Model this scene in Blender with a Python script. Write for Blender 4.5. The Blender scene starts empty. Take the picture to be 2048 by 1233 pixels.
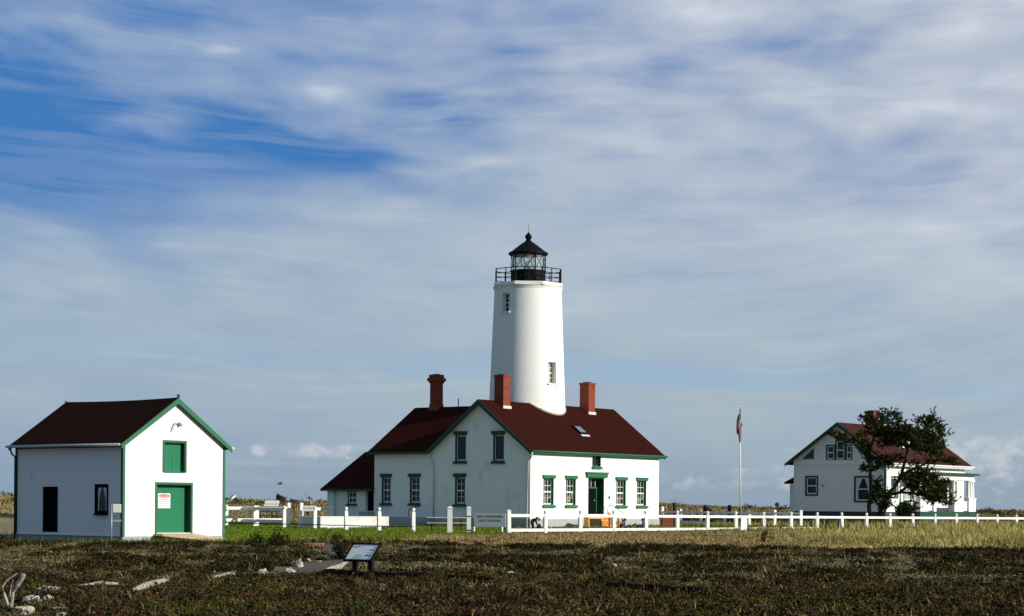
import bpy, bmesh, math, random
import numpy as np
from mathutils import Vector, Matrix, Quaternion

random.seed(7)
rng = np.random.default_rng(11)
S = bpy.context.scene
COL = S.collection
PI = math.pi
R = math.radians

# ------------------------------------------------------------------ camera, sky, sun, exposure
EYE = 1.75
cam_d = bpy.data.cameras.new('camera')
cam = bpy.data.objects.new('camera', cam_d)
COL.objects.link(cam)
cam.location = (0, 0, EYE)
cam_d.sensor_width = 36
cam_d.lens = 36 * 4000 / 2048
cam_d.shift_y = 394.5 / 2048
cam_d.clip_end = 30000
cam.matrix_world = Matrix.Translation((0, 0, EYE)) @ Matrix.Rotation(-0.008, 4, 'Y') @ Matrix.Rotation(PI / 2, 4, 'X')
S.camera = cam
S.view_settings.view_transform = 'Standard'
S.view_settings.look = 'None'
S.view_settings.exposure = 0
S.view_settings.gamma = 1

SUN_EL = R(20)
SUN_AZ = R(68)   # to the right of the line back to the viewer
SUN = Vector((math.cos(SUN_EL) * math.sin(SUN_AZ), -math.cos(SUN_EL) * math.cos(SUN_AZ), math.sin(SUN_EL)))
sun_d = bpy.data.lights.new('sun', 'SUN')
sun_d.energy = 5.0
sun_d.angle = R(0.5)
sun_d.color = (1.0, 0.945, 0.85)
sun = bpy.data.objects.new('sun', sun_d)
COL.objects.link(sun)
sun.location = SUN * 300
sun.rotation_mode = 'QUATERNION'
sun.rotation_quaternion = SUN.to_track_quat('Z', 'Y')


class NT:
    """tiny node-graph helper"""
    def __init__(self, tree):
        self.t = tree
    def n(self, typ, **kw):
        nd = self.t.nodes.new(typ)
        for k, v in kw.items():
            setattr(nd, k, v)
        return nd
    def put(self, sock, v):
        if isinstance(v, bpy.types.NodeSocket):
            self.t.links.new(v, sock)
        elif v is not None:
            sock.default_value = v
    def m(self, op, a, b=None, c=None, clamp=False):
        nd = self.n('ShaderNodeMath', operation=op)
        nd.use_clamp = clamp
        self.put(nd.inputs[0], a)
        if b is not None: self.put(nd.inputs[1], b)
        if c is not None: self.put(nd.inputs[2], c)
        return nd.outputs[0]
    def xyz(self, x, y, z):
        nd = self.n('ShaderNodeCombineXYZ')
        self.put(nd.inputs[0], x); self.put(nd.inputs[1], y); self.put(nd.inputs[2], z)
        return nd.outputs[0]
    def sep(self, v):
        nd = self.n('ShaderNodeSeparateXYZ'); self.put(nd.inputs[0], v)
        return nd.outputs
    def noise(self, vec, scale, detail=4, rough=.55, dist=0, color=False):
        nd = self.n('ShaderNodeTexNoise')
        self.put(nd.inputs['Vector'], vec)
        nd.inputs['Scale'].default_value = scale
        nd.inputs['Detail'].default_value = detail
        nd.inputs['Roughness'].default_value = rough
        nd.inputs['Distortion'].default_value = dist
        return nd.outputs['Color' if color else 'Fac']
    def mix(self, f, a, b, blend='MIX'):
        nd = self.n('ShaderNodeMix', data_type='RGBA', blend_type=blend)
        self.put(nd.inputs[0], f)
        self.put(nd.inputs[6], (*a, 1) if isinstance(a, tuple) and len(a) == 3 else a)
        self.put(nd.inputs[7], (*b, 1) if isinstance(b, tuple) and len(b) == 3 else b)
        return nd.outputs[2]
    def ramp(self, f, lo, hi):
        nd = self.n('ShaderNodeMapRange', interpolation_type='SMOOTHSTEP')
        self.put(nd.inputs[0], f)
        nd.inputs[1].default_value = lo; nd.inputs[2].default_value = hi
        return nd.outputs[0]


def gauss(g, a, e, ca, ce, sa, se):
    x = g.m('DIVIDE', g.m('SUBTRACT', a, ca), sa)
    y = g.m('DIVIDE', g.m('SUBTRACT', e, ce), se)
    r2 = g.m('ADD', g.m('MULTIPLY', x, x), g.m('MULTIPLY', y, y))
    return g.m('EXPONENT', g.m('MULTIPLY', r2, -1.0))


def build_world():
    w = bpy.data.worlds.new('World')
    S.world = w
    w.use_nodes = True
    t = w.node_tree
    t.nodes.clear()
    g = NT(t)
    out = g.n('ShaderNodeOutputWorld')
    bg = g.n('ShaderNodeBackground')
    bg.inputs['Strength'].default_value = 0.1
    t.links.new(bg.outputs[0], out.inputs[0])
    sky = g.n('ShaderNodeTexSky', sky_type='NISHITA')
    sky.sun_disc = False
    sky.sun_elevation = SUN_EL
    sky.sun_rotation = math.atan2(SUN.x, SUN.y)
    sky.air_density = 1.0; sky.dust_density = 0.6; sky.ozone_density = 2.0
    d = g.sep(g.n('ShaderNodeTexCoord').outputs['Generated'])
    yy = g.m('MAXIMUM', g.m('ABSOLUTE', d[1]), 0.12)
    a = g.m('DIVIDE', d[0], yy)
    e = g.m('DIVIDE', g.m('ABSOLUTE', d[2]), yy)
    wob = g.noise(g.xyz(g.m('MULTIPLY', a, 5.0), g.m('MULTIPLY', e, 14.0), 3.1), 1.0, 2, .5)
    a2 = g.m('MULTIPLY', a, a)
    e1 = g.m('SUBTRACT', g.m('ADD', e, g.m('MULTIPLY', g.m('SUBTRACT', wob, .5), .030)), g.m('MULTIPLY', a2, .24))
    big = g.noise(g.xyz(g.m('MULTIPLY', a, 8.5), g.m('MULTIPLY', e1, 25.0), 1.7), 1.0, 2, .5)
    mid = g.noise(g.xyz(g.m('MULTIPLY', a, 19.0), g.m('MULTIPLY', e1, 60.0), 8.2), 1.0, 2, .5, .1)
    fine = g.noise(g.xyz(g.m('MULTIPLY', a, 42.0), g.m('MULTIPLY', e1, 115.0), 5.2), 1.0, 3, .55)
    nb = g.m('SUBTRACT', big, .5); nm = g.m('SUBTRACT', mid, .5); nf = g.m('SUBTRACT', fine, .5)
    # cover: thin veil everywhere, thicker to the right, torn open on the left
    hi = g.ramp(e, .07, .20)
    cov = g.m('ADD', .84, g.m('MULTIPLY', g.m('MINIMUM', g.m('MAXIMUM', a, -.3), .3), .40))
    amp = g.m('ADD', .25, g.m('MULTIPLY', hi, 1.05))
    ns = g.m('ADD', g.m('MULTIPLY', nb, 1.25), g.m('ADD', g.m('MULTIPLY', nm, .80), g.m('MULTIPLY', nf, .36)))
    cov = g.m('ADD', cov, g.m('MULTIPLY', ns, amp))
    def px(x): return (x - 1024) / 4000
    def py(y): return (1011 - y) / 4000
    ew = g.m('ADD', e1, g.m('ADD', g.m('MULTIPLY', a2, .20), g.m('ADD', g.m('MULTIPLY', nm, .014), g.m('MULTIPLY', nf, .002))))
    aw = g.m('ADD', a, g.m('ADD', g.m('MULTIPLY', nb, .12), g.m('MULTIPLY', nf, .012)))
    for (x, y, sx, sy, k) in [(-30, 230, 210, 150, .74), (330, 330, 330, 70, .34), (650, 105, 120, 34, .30),
                              (250, 52, 140, 30, .34), (420, 262, 100, 34, .22), (560, 335, 140, 34, .26), (150, 130, 260, 46, .18),
                              (550, 170, 200, 28, .18), (860, 262, 120, 28, .16), (450, 280, 480, 150, .20), (950, 235, 560, 170, .12),
                              (1270, 325, 90, 18, .22), (1100, 215, 120, 28, .14), (1600, 245, 110, 20, .20), (1480, 100, 70, 16, .12)]:
        cov = g.m('SUBTRACT', cov, g.m('MULTIPLY', gauss(g, aw, ew, px(x), py(y), sx / 4000, sy / 4000), k))
    for (x, y, sx, sy, k) in [(250, 265, 120, 34, .34), (380, 190, 160, 34, .34), (700, 165, 190, 22, .28), (540, 85, 150, 42, .26), (380, 350, 130, 14, .28),
                              (100, 60, 200, 30, .30), (120, 345, 130, 22, .22), (570, 270, 80, 24, .2),
                              (960, 338, 80, 12, .50), (1560, 178, 190, 26, .30), (1800, 205, 260, 16, .26), (1230, 115, 120, 20, .22), (1960, 160, 160, 12, .16), (1270, 220, 100, 16, .18)]:
        cov = g.m('ADD', cov, g.m('MULTIPLY', gauss(g, aw, ew, px(x), py(y), sx / 4000, sy / 4000), k))
    D = g.m('MAXIMUM', g.m('MINIMUM', cov, 1.35), 0.0)
    Dc = g.ramp(D, -.10, 1.05)
    # clear sky behind: the physical sky, deepened
    blue = g.mix(1.0, sky.outputs[0], (.30, .66, 1.25), 'MULTIPLY')
    blue = g.mix(.80, blue, (.42, 1.80, 4.65))
    # cloud colour by height above the horizon
    low = g.mix(g.ramp(e, .0, .05), (3.0, 3.85, 4.6), (3.95, 4.85, 5.5))
    c1 = g.mix(g.ramp(e, .04, .12), low, (4.25, 5.15, 5.95))
    c2 = g.mix(g.ramp(e, .12, .25), c1, (3.85, 4.6, 6.2))
    c2 = g.mix(g.m('MULTIPLY', g.ramp(a, -.1, .2), g.ramp(e, .08, .17)), c2, (4.75, 5.35, 6.4))
    c2 = g.mix(g.m('MULTIPLY', g.ramp(a, .02, -.20), g.ramp(e, .11, .17)), c2, (2.6, 3.7, 5.75))
    bright = g.ramp(D, .90, 1.55)
    c3 = g.mix(bright, c2, (6.6, 7.2, 7.9))
    col = g.mix(Dc, blue, c3)
    # grey-blue thinner streaks over the even lower veil
    lay = g.noise(g.xyz(g.m('MULTIPLY', a, 7.0), g.m('MULTIPLY', e1, 260.0), 4.4), 1.0, 3, .5)
    st = g.m('MULTIPLY', g.ramp(g.m('ADD', g.m('MULTIPLY', g.m('SUBTRACT', lay, .5), -.9), g.m('ADD', g.m('MULTIPLY', nm, -.8), g.m('MULTIPLY', nb, -.6))), .0, .32), .30)
    col = g.mix(st, col, (3.0, 3.9, 5.6))
    wl = g.m('MULTIPLY', g.ramp(g.m('ADD', g.m('MULTIPLY', g.m('SUBTRACT', lay, .5), .9), g.m('MULTIPLY', nm, .9)), .02, .40), .22)
    col = g.mix(g.m('MULTIPLY', wl, g.ramp(D, .35, .8)), col, (5.7, 6.4, 7.0))
    # a clearer band low down
    ec = g.m('ADD', e, g.m('MULTIPLY', a, .03))
    band = g.m('MULTIPLY', g.ramp(ec, py(772), py(752)), g.ramp(ec, py(690), py(735)))
    band = g.m('MULTIPLY', band, g.m('ADD', .25, g.m('MULTIPLY', g.ramp(g.m('ADD', nb, .5), .3, .62), .45)))
    band = g.m('MULTIPLY', band, g.m('ADD', .75, g.m('MULTIPLY', a, 1.2)))
    col = g.mix(band, col, (2.75, 4.5, 6.4))
    # cumulus heads on the horizon
    cn = g.noise(g.xyz(g.m('MULTIPLY', a, 75.0), g.m('MULTIPLY', e, 110.0), 2.0), 1.0, 5, .6)
    m1 = g.m('ADD', gauss(g, a, e, px(640), py(906), 120 / 4000, 24 / 4000), gauss(g, a, e, px(1960), py(890), 240 / 4000, 48 / 4000))
    m1 = g.m('ADD', m1, gauss(g, a, e, px(517), py(908), 20 / 4000, 16 / 4000))
    m1 = g.m('ADD', m1, g.m('MULTIPLY', gauss(g, a, e, px(1700), py(960), 800 / 4000, 40 / 4000), .75))
    cu = g.ramp(g.m('ADD', g.m('MULTIPLY', m1, .62), g.m('MULTIPLY', g.m('SUBTRACT', cn, .5), 1.6)), .30, .95)
    col = g.mix(g.m('MULTIPLY', cu, .70), col, (6.6, 6.7, 7.1))
    # the rest of the dome, overhead and behind: dimmed to cut fill light
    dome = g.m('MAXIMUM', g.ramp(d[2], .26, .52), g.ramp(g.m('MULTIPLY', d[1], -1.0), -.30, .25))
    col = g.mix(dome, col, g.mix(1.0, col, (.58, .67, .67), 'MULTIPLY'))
    # below the horizon the sea would be: keep it dark
    col = g.mix(g.ramp(d[2], -.02, 0.0), (1.0, 1.3, 1.7), col)
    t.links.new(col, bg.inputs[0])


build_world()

# ------------------------------------------------------------------ materials
MATS = {}

def mat(name, base, rough=.7, var=.12, scale=3.0, bump=0.0, bscale=30.0, second=None, sfac=None, metal=0.0, boards=None, spec=.3, stretch=(1, 1, 1), course=.55):
    """principled surface in object space; var = strength of the surface's own tonal mottling, boards = (axis, pitch) lap lines"""
    m = bpy.data.materials.new(name)
    m.use_nodes = True
    t = m.node_tree
    g = NT(t)
    b = t.nodes['Principled BSDF']
    b.inputs['Roughness'].default_value = rough
    b.inputs['Metallic'].default_value = metal
    b.inputs['Specular IOR Level'].default_value = spec
    co = g.n('ShaderNodeTexCoord').outputs['Object']
    if stretch != (1, 1, 1):
        mp = g.n('ShaderNodeMapping'); mp.inputs['Scale'].default_value = stretch
        t.links.new(co, mp.inputs[0]); cs = mp.outputs[0]
    else:
        cs = co
    n1 = g.noise(cs, scale, 5, .6)
    c = g.mix(n1, tuple(max(0, x * (1 - var)) for x in base), tuple(x * (1 + var) for x in base))
    if second:
        n2 = g.noise(cs, scale * .7, 6, .7, .4)
        lo, hi = sfac or (.52, .68)
        c = g.mix(g.ramp(n2, lo, hi), c, second)
    h = None
    if bump:
        h = g.m('MULTIPLY', g.noise(co, bscale, 4, .6), 1.0)
    if boards:
        ax, pitch = boards
        z = g.sep(co)[ax]
        fr = g.m('FRACT', g.m('DIVIDE', z, pitch))
        lap = g.m('SUBTRACT', 1.0, fr)
        h = g.m('MULTIPLY', lap, 1.0) if h is None else g.m('ADD', lap, g.m('MULTIPLY', h, .25))
        edge = g.m('LESS_THAN', fr, .10)
        c = g.mix(g.m('MULTIPLY', edge, course), c, tuple(x * .45 for x in base))
    if h is not None:
        bp = g.n('ShaderNodeBump')
        bp.inputs['Strength'].default_value = bump or .5
        bp.inputs['Distance'].default_value = .02
        t.links.new(h, bp.inputs['Height'])
        t.links.new(bp.outputs[0], b.inputs['Normal'])
    t.links.new(c, b.inputs['Base Color'])
    MATS[name] = m
    return m

STUCCO = mat('white_stucco', (.81, .81, .79), .85, .06, 1.4, .35, 9, (.56, .57, .55), (.54, .80), stretch=(1, 1, .35))
TOWER = mat('white_render', (.82, .82, .80), .8, .04, 2.0, .55, 6.5, (.72, .72, .70), (.62, .85))
SIDING = mat('white_clapboard', (.80, .80, .79), .75, .05, 1.5, .35, 20, (.64, .64, .62), (.60, .78), boards=(2, .145), course=.32)
SIDING2 = mat('white_weatherboard', (.78, .785, .77), .75, .05, 1.5, .3, 20, (.66, .66, .64), (.6, .8), boards=(2, .13), course=.3)
WHITE = mat('white_paint', (.80, .80, .78), .55, .05, 4, .1, 40, (.62, .62, .58), (.60, .78))
FENCEW = mat('white_fence_paint', (.80, .80, .77), .6, .05, 3, .15, 40, (.52, .51, .45), (.58, .76))
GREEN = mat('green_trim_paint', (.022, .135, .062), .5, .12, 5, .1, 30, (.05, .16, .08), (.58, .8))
DGREEN = mat('dark_and_shaded_green_trim', (.012, .060, .036), .5, .15, 5, .1, 30)  # dark green parts, and shaded-side green trim with the shade in its colour
DOORG = mat('green_door_paint', (.008, .165, .075), .45, .08, 3, .15, 25, (.02, .19, .09), (.6, .8), boards=(0, .22))
BLACKDOOR = mat('dark_door_paint', (.005, .009, .008), .9, .2, 4, spec=0.0)
ROOF = mat('red_brown_shingle', (.036, .0078, .0058), .95, .35, 7, .6, 40, (.022, .006, .005), (.46, .66), boards=(2, .16), course=.35, spec=.02, stretch=(1, 1, 1))
ROOFB = mat('dark_brown_shingle', (.027, .0095, .0065), .95, .35, 6, .6, 40, (.014, .008, .006), (.42, .66), boards=(2, .15), course=.3, spec=.02)
ROOFR = mat('weathered_red_shingle', (.050, .019, .016), .9, .3, 4, .6, 40, (.13, .085, .075), (.56, .72), spec=.02)
BRICK = None
PLINTH = mat('grey_plinth', (.37, .385, .37), .9, .12, 2, .3, 20, (.22, .24, .23), (.55, .75))
CONC = mat('pale_concrete', (.60, .60, .57), .9, .10, 2, .3, 18, (.40, .40, .37), (.5, .75))
BLACK = mat('black_iron', (.0035, .0038, .0045), .6, .3, 6, .1, 40, spec=.10)
METAL = mat('grey_galvanised', (.42, .44, .45), .45, .12, 6, metal=.4)
PALE_PIPE = mat('pale_pipe_paint', (.62, .62, .60), .5, .1, 6)
TIMBER = mat('dark_timber', (.016, .013, .010), .95, .4, 5, .6, 30, (.075, .064, .048), (.54, .72), spec=0.0)
RAMPW = mat('tan_ramp_boards', (.52, .40, .25), .8, .15, 4, .2, 20, (.36, .27, .17), (.5, .7), boards=(0, .20))
DRIFT = mat('bleached_driftwood', (.40, .355, .28), .9, .25, 7, .8, 30, (.20, .17, .13), (.45, .62), stretch=(1, 1, .4))
DRIFTG = mat('grey_driftwood', (.30, .275, .235), .9, .3, 7, .8, 30, (.10, .085, .07), (.45, .62))
STONE = mat('pale_stone', (.44, .40, .33), .9, .25, 6, .7, 14, (.22, .19, .15), (.5, .7))
ORANGE = mat('orange_stained_wood', (.52, .16, .035), .65, .25, 6, .2, 20, (.58, .25, .06), (.45, .7))
YELLOWW = mat('yellow_stained_wood', (.72, .42, .10), .65, .15, 6, .2, 20)
REDWOOD = mat('red_brown_wood', (.25, .055, .022), .7, .25, 6, .2, 20, (.34, .10, .05), (.5, .7), boards=(2, .11))
TABLEW = mat('sun_bleached_table_wood', (.55, .43, .28), .75, .15, 5, .2, 20)
DARKW = mat('dark_weathered_wood', (.035, .028, .022), .9, .3, 5, .4, 20)
RUST = mat('rusty_brown_steel', (.05, .022, .016), .85, .3, 5, .3, 20)
BARK = mat('pine_bark', (.022, .017, .013), .95, .35, 8, .8, 25)
GLASSD = mat('dark_window_glass', (.010, .014, .018), .10, .3, 2, spec=.45)
CURTAIN = mat('white_curtain', (.55, .57, .60), .9, .12, 9)
SHADEB = mat('drawn_window_blind', (.40, .41, .41), .9, .06, 3)

def vmat(name, rough=.9, trans=0.0, spec=.1):
    m = bpy.data.materials.new(name)
    m.use_nodes = True
    t = m.node_tree
    b = t.nodes['Principled BSDF']
    at = t.nodes.new('ShaderNodeAttribute'); at.attribute_name = 'tint'
    t.links.new(at.outputs['Color'], b.inputs['Base Color'])
    b.inputs['Roughness'].default_value = rough
    b.inputs['Specular IOR Level'].default_value = spec
    return m
LEAF = vmat('foliage_tints', .95, spec=0.0)

def brick_mat():
    m = bpy.data.materials.new('red_brick'); m.use_nodes = True
    t = m.node_tree; g = NT(t); b = t.nodes['Principled BSDF']
    co = g.n('ShaderNodeTexCoord').outputs['Object']
    s = g.sep(co)
    br = g.n('ShaderNodeTexBrick')
    t.links.new(g.xyz(g.m('ADD', s[0], s[1]), s[2], 0.0), br.inputs['Vector'])
    br.inputs['Color1'].default_value = (.27, .066, .038, 1)
    br.inputs['Color2'].default_value = (.21, .048, .030, 1)
    br.inputs['Mortar'].default_value = (.17, .065, .045, 1)
    br.inputs['Scale'].default_value = 4.0
    br.inputs['Mortar Size'].default_value = .012
    c = g.mix(g.ramp(g.noise(co, 2.5, 5, .6), .5, .75), br.outputs[0], (.12, .036, .026))
    t.links.new(c, b.inputs['Base Color'])
    b.inputs['Specular IOR Level'].default_value = .05
    b.inputs['Roughness'].default_value = .9
    return m
BRICK = brick_mat()

def glass_clear():
    m = bpy.data.materials.new('lantern_glass'); m.use_nodes = True
    t = m.node_tree; t.nodes.clear(); g = NT(t)
    o = g.n('ShaderNodeOutputMaterial')
    tr = g.n('ShaderNodeBsdfTransparent'); tr.inputs[0].default_value = (.96, 1.0, .99, 1)
    gl = g.n('ShaderNodeBsdfGlossy'); gl.inputs['Roughness'].default_value = .05
    mx = g.n('ShaderNodeMixShader'); mx.inputs[0].default_value = .05
    df = g.n('ShaderNodeBsdfDiffuse'); df.inputs[0].default_value = (.78, .90, .87, 1)      # pale diffuse added to brighten the panes
    m2 = g.n('ShaderNodeMixShader'); m2.inputs[0].default_value = .20
    t.links.new(tr.outputs[0], mx.inputs[1]); t.links.new(gl.outputs[0], mx.inputs[2])
    t.links.new(mx.outputs[0], m2.inputs[1]); t.links.new(df.outputs[0], m2.inputs[2]); t.links.new(m2.outputs[0], o.inputs[0])
    return m
LGLASS = glass_clear()
LENS = mat('greenish_lens_glass', (.22, .32, .29), .15, .25, 9, spec=.8)

def stained(name, cols, sc):
    m = bpy.data.materials.new(name); m.use_nodes = True
    t = m.node_tree; g = NT(t); b = t.nodes['Principled BSDF']
    co = g.n('ShaderNodeTexCoord').outputs['Object']
    v = g.n('ShaderNodeTexVoronoi'); v.inputs['Scale'].default_value = sc
    t.links.new(co, v.inputs['Vector'])
    r = g.n('ShaderNodeValToRGB'); r.color_ramp.interpolation = 'CONSTANT'
    e = r.color_ramp.elements
    e[0].position = 0; e[0].color = (*cols[0], 1)
    e[1].position = 1 / len(cols); e[1].color = (*cols[1], 1)
    for i in range(2, len(cols)):
        q = e.new(i / len(cols)); q.color = (*cols[i], 1)
    t.links.new(g.sep(v.outputs['Color'])[0], r.inputs[0])
    t.links.new(r.outputs[0], b.inputs['Base Color'])
    b.inputs['Roughness'].default_value = .3
    return m
STAINED = stained('coloured_window_ornament', [(.40, .24, .05), (.07, .10, .20), (.20, .06, .05), (.36, .34, .12), (.05, .16, .15), (.06, .06, .10)], 8)

# ------------------------------------------------------------------ object helpers
def tag(o, label=None, cat=None, group=None, kind=None):
    if label: o['label'] = label
    if cat: o['category'] = cat
    if group: o['group'] = group
    if kind: o['kind'] = kind
    return o

def thing(name, label, cat, loc=(0, 0, 0), rz=0, group=None):
    o = bpy.data.objects.new(name, None)
    COL.objects.link(o)
    o.location = loc; o.rotation_euler = (0, 0, rz)
    o.empty_display_size = .3
    return tag(o, label, cat, group)

class MB:
    def __init__(self): self.bm = bmesh.new()
    def face(self, pts):
        vs = [self.bm.verts.new(p) for p in pts]
        return self.bm.faces.new(vs)
    def hexa(self, p):
        v = [self.bm.verts.new(q) for q in p]
        for f in ((0, 3, 2, 1), (4, 5, 6, 7), (0, 1, 5, 4), (1, 2, 6, 5), (2, 3, 7, 6), (3, 0, 4, 7)):
            self.bm.faces.new([v[i] for i in f])
    def box(self, x0, x1, y0, y1, z0, z1):
        x0, x1 = min(x0, x1), max(x0, x1); y0, y1 = min(y0, y1), max(y0, y1); z0, z1 = min(z0, z1), max(z0, z1)
        self.hexa([(x0, y0, z0), (x1, y0, z0), (x1, y1, z0), (x0, y1, z0), (x0, y0, z1), (x1, y0, z1), (x1, y1, z1), (x0, y1, z1)])
        return self
    def prism(self, poly, vec):
        vec = Vector(vec)
        n = len(poly)
        a = [self.bm.verts.new(p) for p in poly]
        b = [self.bm.verts.new(Vector(p) + vec) for p in poly]
        self.bm.faces.new(a[::-1]); self.bm.faces.new(b)
        for i in range(n):
            self.bm.faces.new([a[i], a[(i + 1) % n], b[(i + 1) % n], b[i]])
        return self
    def tube(self, pts, rad, n=8, cap=True):
        pts = [Vector(p) for p in pts]
        if not isinstance(rad, (list, tuple)): rad = [rad] * len(pts)
        rings = []
        up = Vector((0, 0, 1))
        for i, p in enumerate(pts):
            t = (pts[min(i + 1, len(pts) - 1)] - pts[max(i - 1, 0)]).normalized()
            u = t.cross(up)
            if u.length < .05: u = t.cross(Vector((1, 0, 0)))
            u.normalize(); v = t.cross(u)
            rings.append([self.bm.verts.new(p + (u * math.cos(2 * PI * k / n) + v * math.sin(2 * PI * k / n)) * rad[i]) for k in range(n)])
        for i in range(len(rings) - 1):
            for k in range(n):
                self.bm.faces.new([rings[i][k], rings[i][(k + 1) % n], rings[i + 1][(k + 1) % n], rings[i + 1][k]])
        if cap:
            self.bm.faces.new(rings[0][::-1]); self.bm.faces.new(rings[-1])
        return self
    def lathe(self, prof, n=48, cx=0, cy=0, rot=0):
        rings = []
        for r, z in prof:
            rings.append([self.bm.verts.new((cx + r * math.cos(rot + 2 * PI * k / n), cy + r * math.sin(rot + 2 * PI * k / n), z)) for k in range(n)])
        for i in range(len(rings) - 1):
            for k in range(n):
                self.bm.faces.new([rings[i][k], rings[i][(k + 1) % n], rings[i + 1][(k + 1) % n], rings[i + 1][k]])
        self.bm.faces.new(rings[0][::-1]); self.bm.faces.new(rings[-1])
        return self
    def ball(self, c, r, u=10, v=8):
        bmesh.ops.create_uvsphere(self.bm, u_segments=u, v_segments=v, radius=1.0,
                                  matrix=Matrix.Translation(c) @ (Matrix.Diagonal((*r, 1)) if isinstance(r, tuple) else Matrix.Scale(r, 4)))
        return self
    def build(self, name, m, parent=None, smooth=False, bevel=0.0, loc=None):
        bmesh.ops.recalc_face_normals(self.bm, faces=self.bm.faces)
        me = bpy.data.meshes.new(name)
        self.bm.to_mesh(me); self.bm.free()
        if smooth:
            me.polygons.foreach_set('use_smooth', [True] * len(me.polygons))
        o = bpy.data.objects.new(name, me)
        COL.objects.link(o)
        me.materials.append(m)
        if parent: o.parent = parent
        if loc: o.location = loc
        if bevel:
            bv = o.modifiers.new('bevel', 'BEVEL'); bv.width = bevel; bv.segments = 2; bv.limit_method = 'ANGLE'
        return o

def cut(o, cutter_mb):
    c = cutter_mb.build('cutter', WHITE)
    c.parent = o.parent
    md = o.modifiers.new('cut', 'BOOLEAN'); md.operation = 'DIFFERENCE'; md.solver = 'EXACT'; md.object = c
    bpy.context.view_layer.update()
    dg = bpy.context.evaluated_depsgraph_get()
    me = bpy.data.meshes.new_from_object(o.evaluated_get(dg))
    o.modifiers.remove(md)
    old = o.data; o.data = me
    bpy.data.meshes.remove(old)
    cm = c.data
    bpy.data.objects.remove(c); bpy.data.meshes.remove(cm)
    me.name = o.name
    return o

def sharp_smooth(o, ang=40):
    me = o.data
    me.polygons.foreach_set('use_smooth', [True] * len(me.polygons))
    bm = bmesh.new(); bm.from_mesh(me)
    for e in bm.edges:
        if len(e.link_faces) == 2 and e.calc_face_angle(0) > R(ang): e.smooth = False
    bm.to_mesh(me); bm.free()

# ------------------------------------------------------------------ terrain
def _vn(seed, n=256):
    g = np.random.default_rng(seed).random((n, n))
    def f(x, y):
        x = np.asarray(x, float); y = np.asarray(y, float)
        xi = np.floor(x).astype(int); yi = np.floor(y).astype(int)
        fx = x - xi; fy = y - yi
        fx = fx * fx * (3 - 2 * fx); fy = fy * fy * (3 - 2 * fy)
        A = g[xi % n, yi % n]; B = g[(xi + 1) % n, yi % n]; C_ = g[xi % n, (yi + 1) % n]; D_ = g[(xi + 1) % n, (yi + 1) % n]
        return (A * (1 - fx) + B * fx) * (1 - fy) + (C_ * (1 - fx) + D_ * fx) * fy
    return f
_n1, _n2, _n3, _n4 = _vn(1), _vn(2), _vn(3), _vn(4)
def fbm(f, x, y, oct=4):
    s = 0; a = .5; k = 1.0
    for _ in range(oct):
        s = s + a * f(x * k + 17.3 * k, y * k + 5.1 * k); a *= .5; k *= 2.03
    return s / (1 - .5 ** oct)

def gb(x, y, cx, cy, sx, sy, k):
    return k * np.exp(-((x - cx) / sx) ** 2 - ((y - cy) / sy) ** 2)

def ground(x, y):
    x = np.asarray(x, float); y = np.asarray(y, float)
    base = np.interp(y, [0, 50, 66, 80, 95, 110, 125, 150, 165], [0, -.03, .05, .15, .20, .20, .34, .42, .5])
    crest = np.interp(x, [-90, -60, -40, -24, 0, 17, 22, 27, 40, 55, 80, 110], [2.5, 2.4, 2.15, 1.84, 1.95, 1.88, 1.65, 1.38, 1.26, 1.36, 1.65, 1.85])
    t = np.clip((y - 158) / 42, 0, 1); t = t * t * (3 - 2 * t)
    z = base * (1 - t) + crest * t
    d = np.clip((y - 215) / 60, 0, 1); d = d * d * (3 - 2 * d)
    z = z * (1 - d) + (-2.6) * d
    z = z + gb(x, y, -22, 85, 5, 4.5, -.26) + gb(x, y, -15, 82.5, 6, 5, -.17) + gb(x, y, -44, 160, 10, 14, 1.1) + gb(x, y, 32, 160, 12, 10, .40) + gb(x, y, 23, 108, 9, 13, .10)
    z = z + gb(x, y, 5, 128, 12, 12, .10)
    z = z + (fbm(_n1, x / 5, y / 5) - .5) * .10 + (fbm(_n2, x / 1.3, y / 1.3, 2) - .5) * .05 * np.clip((90 - y) / 15, 0, 1)
    z = z + (fbm(_n4, x / 5.5 + 3, y / 4.5) - .5) * .34 * np.clip((y - 40) / 10, 0, 1) * np.clip((80 - y) / 8, 0, 1)
    z = z + (fbm(_n3, x / 11, y / 11) - .5) * .55 * t * (1 - d)
    return z
def gz(x, y): return float(ground(x, y))

def sstep(a, b, v):
    t = np.clip((v - a) / (b - a), 0, 1)
    return t * t * (3 - 2 * t)

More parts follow.
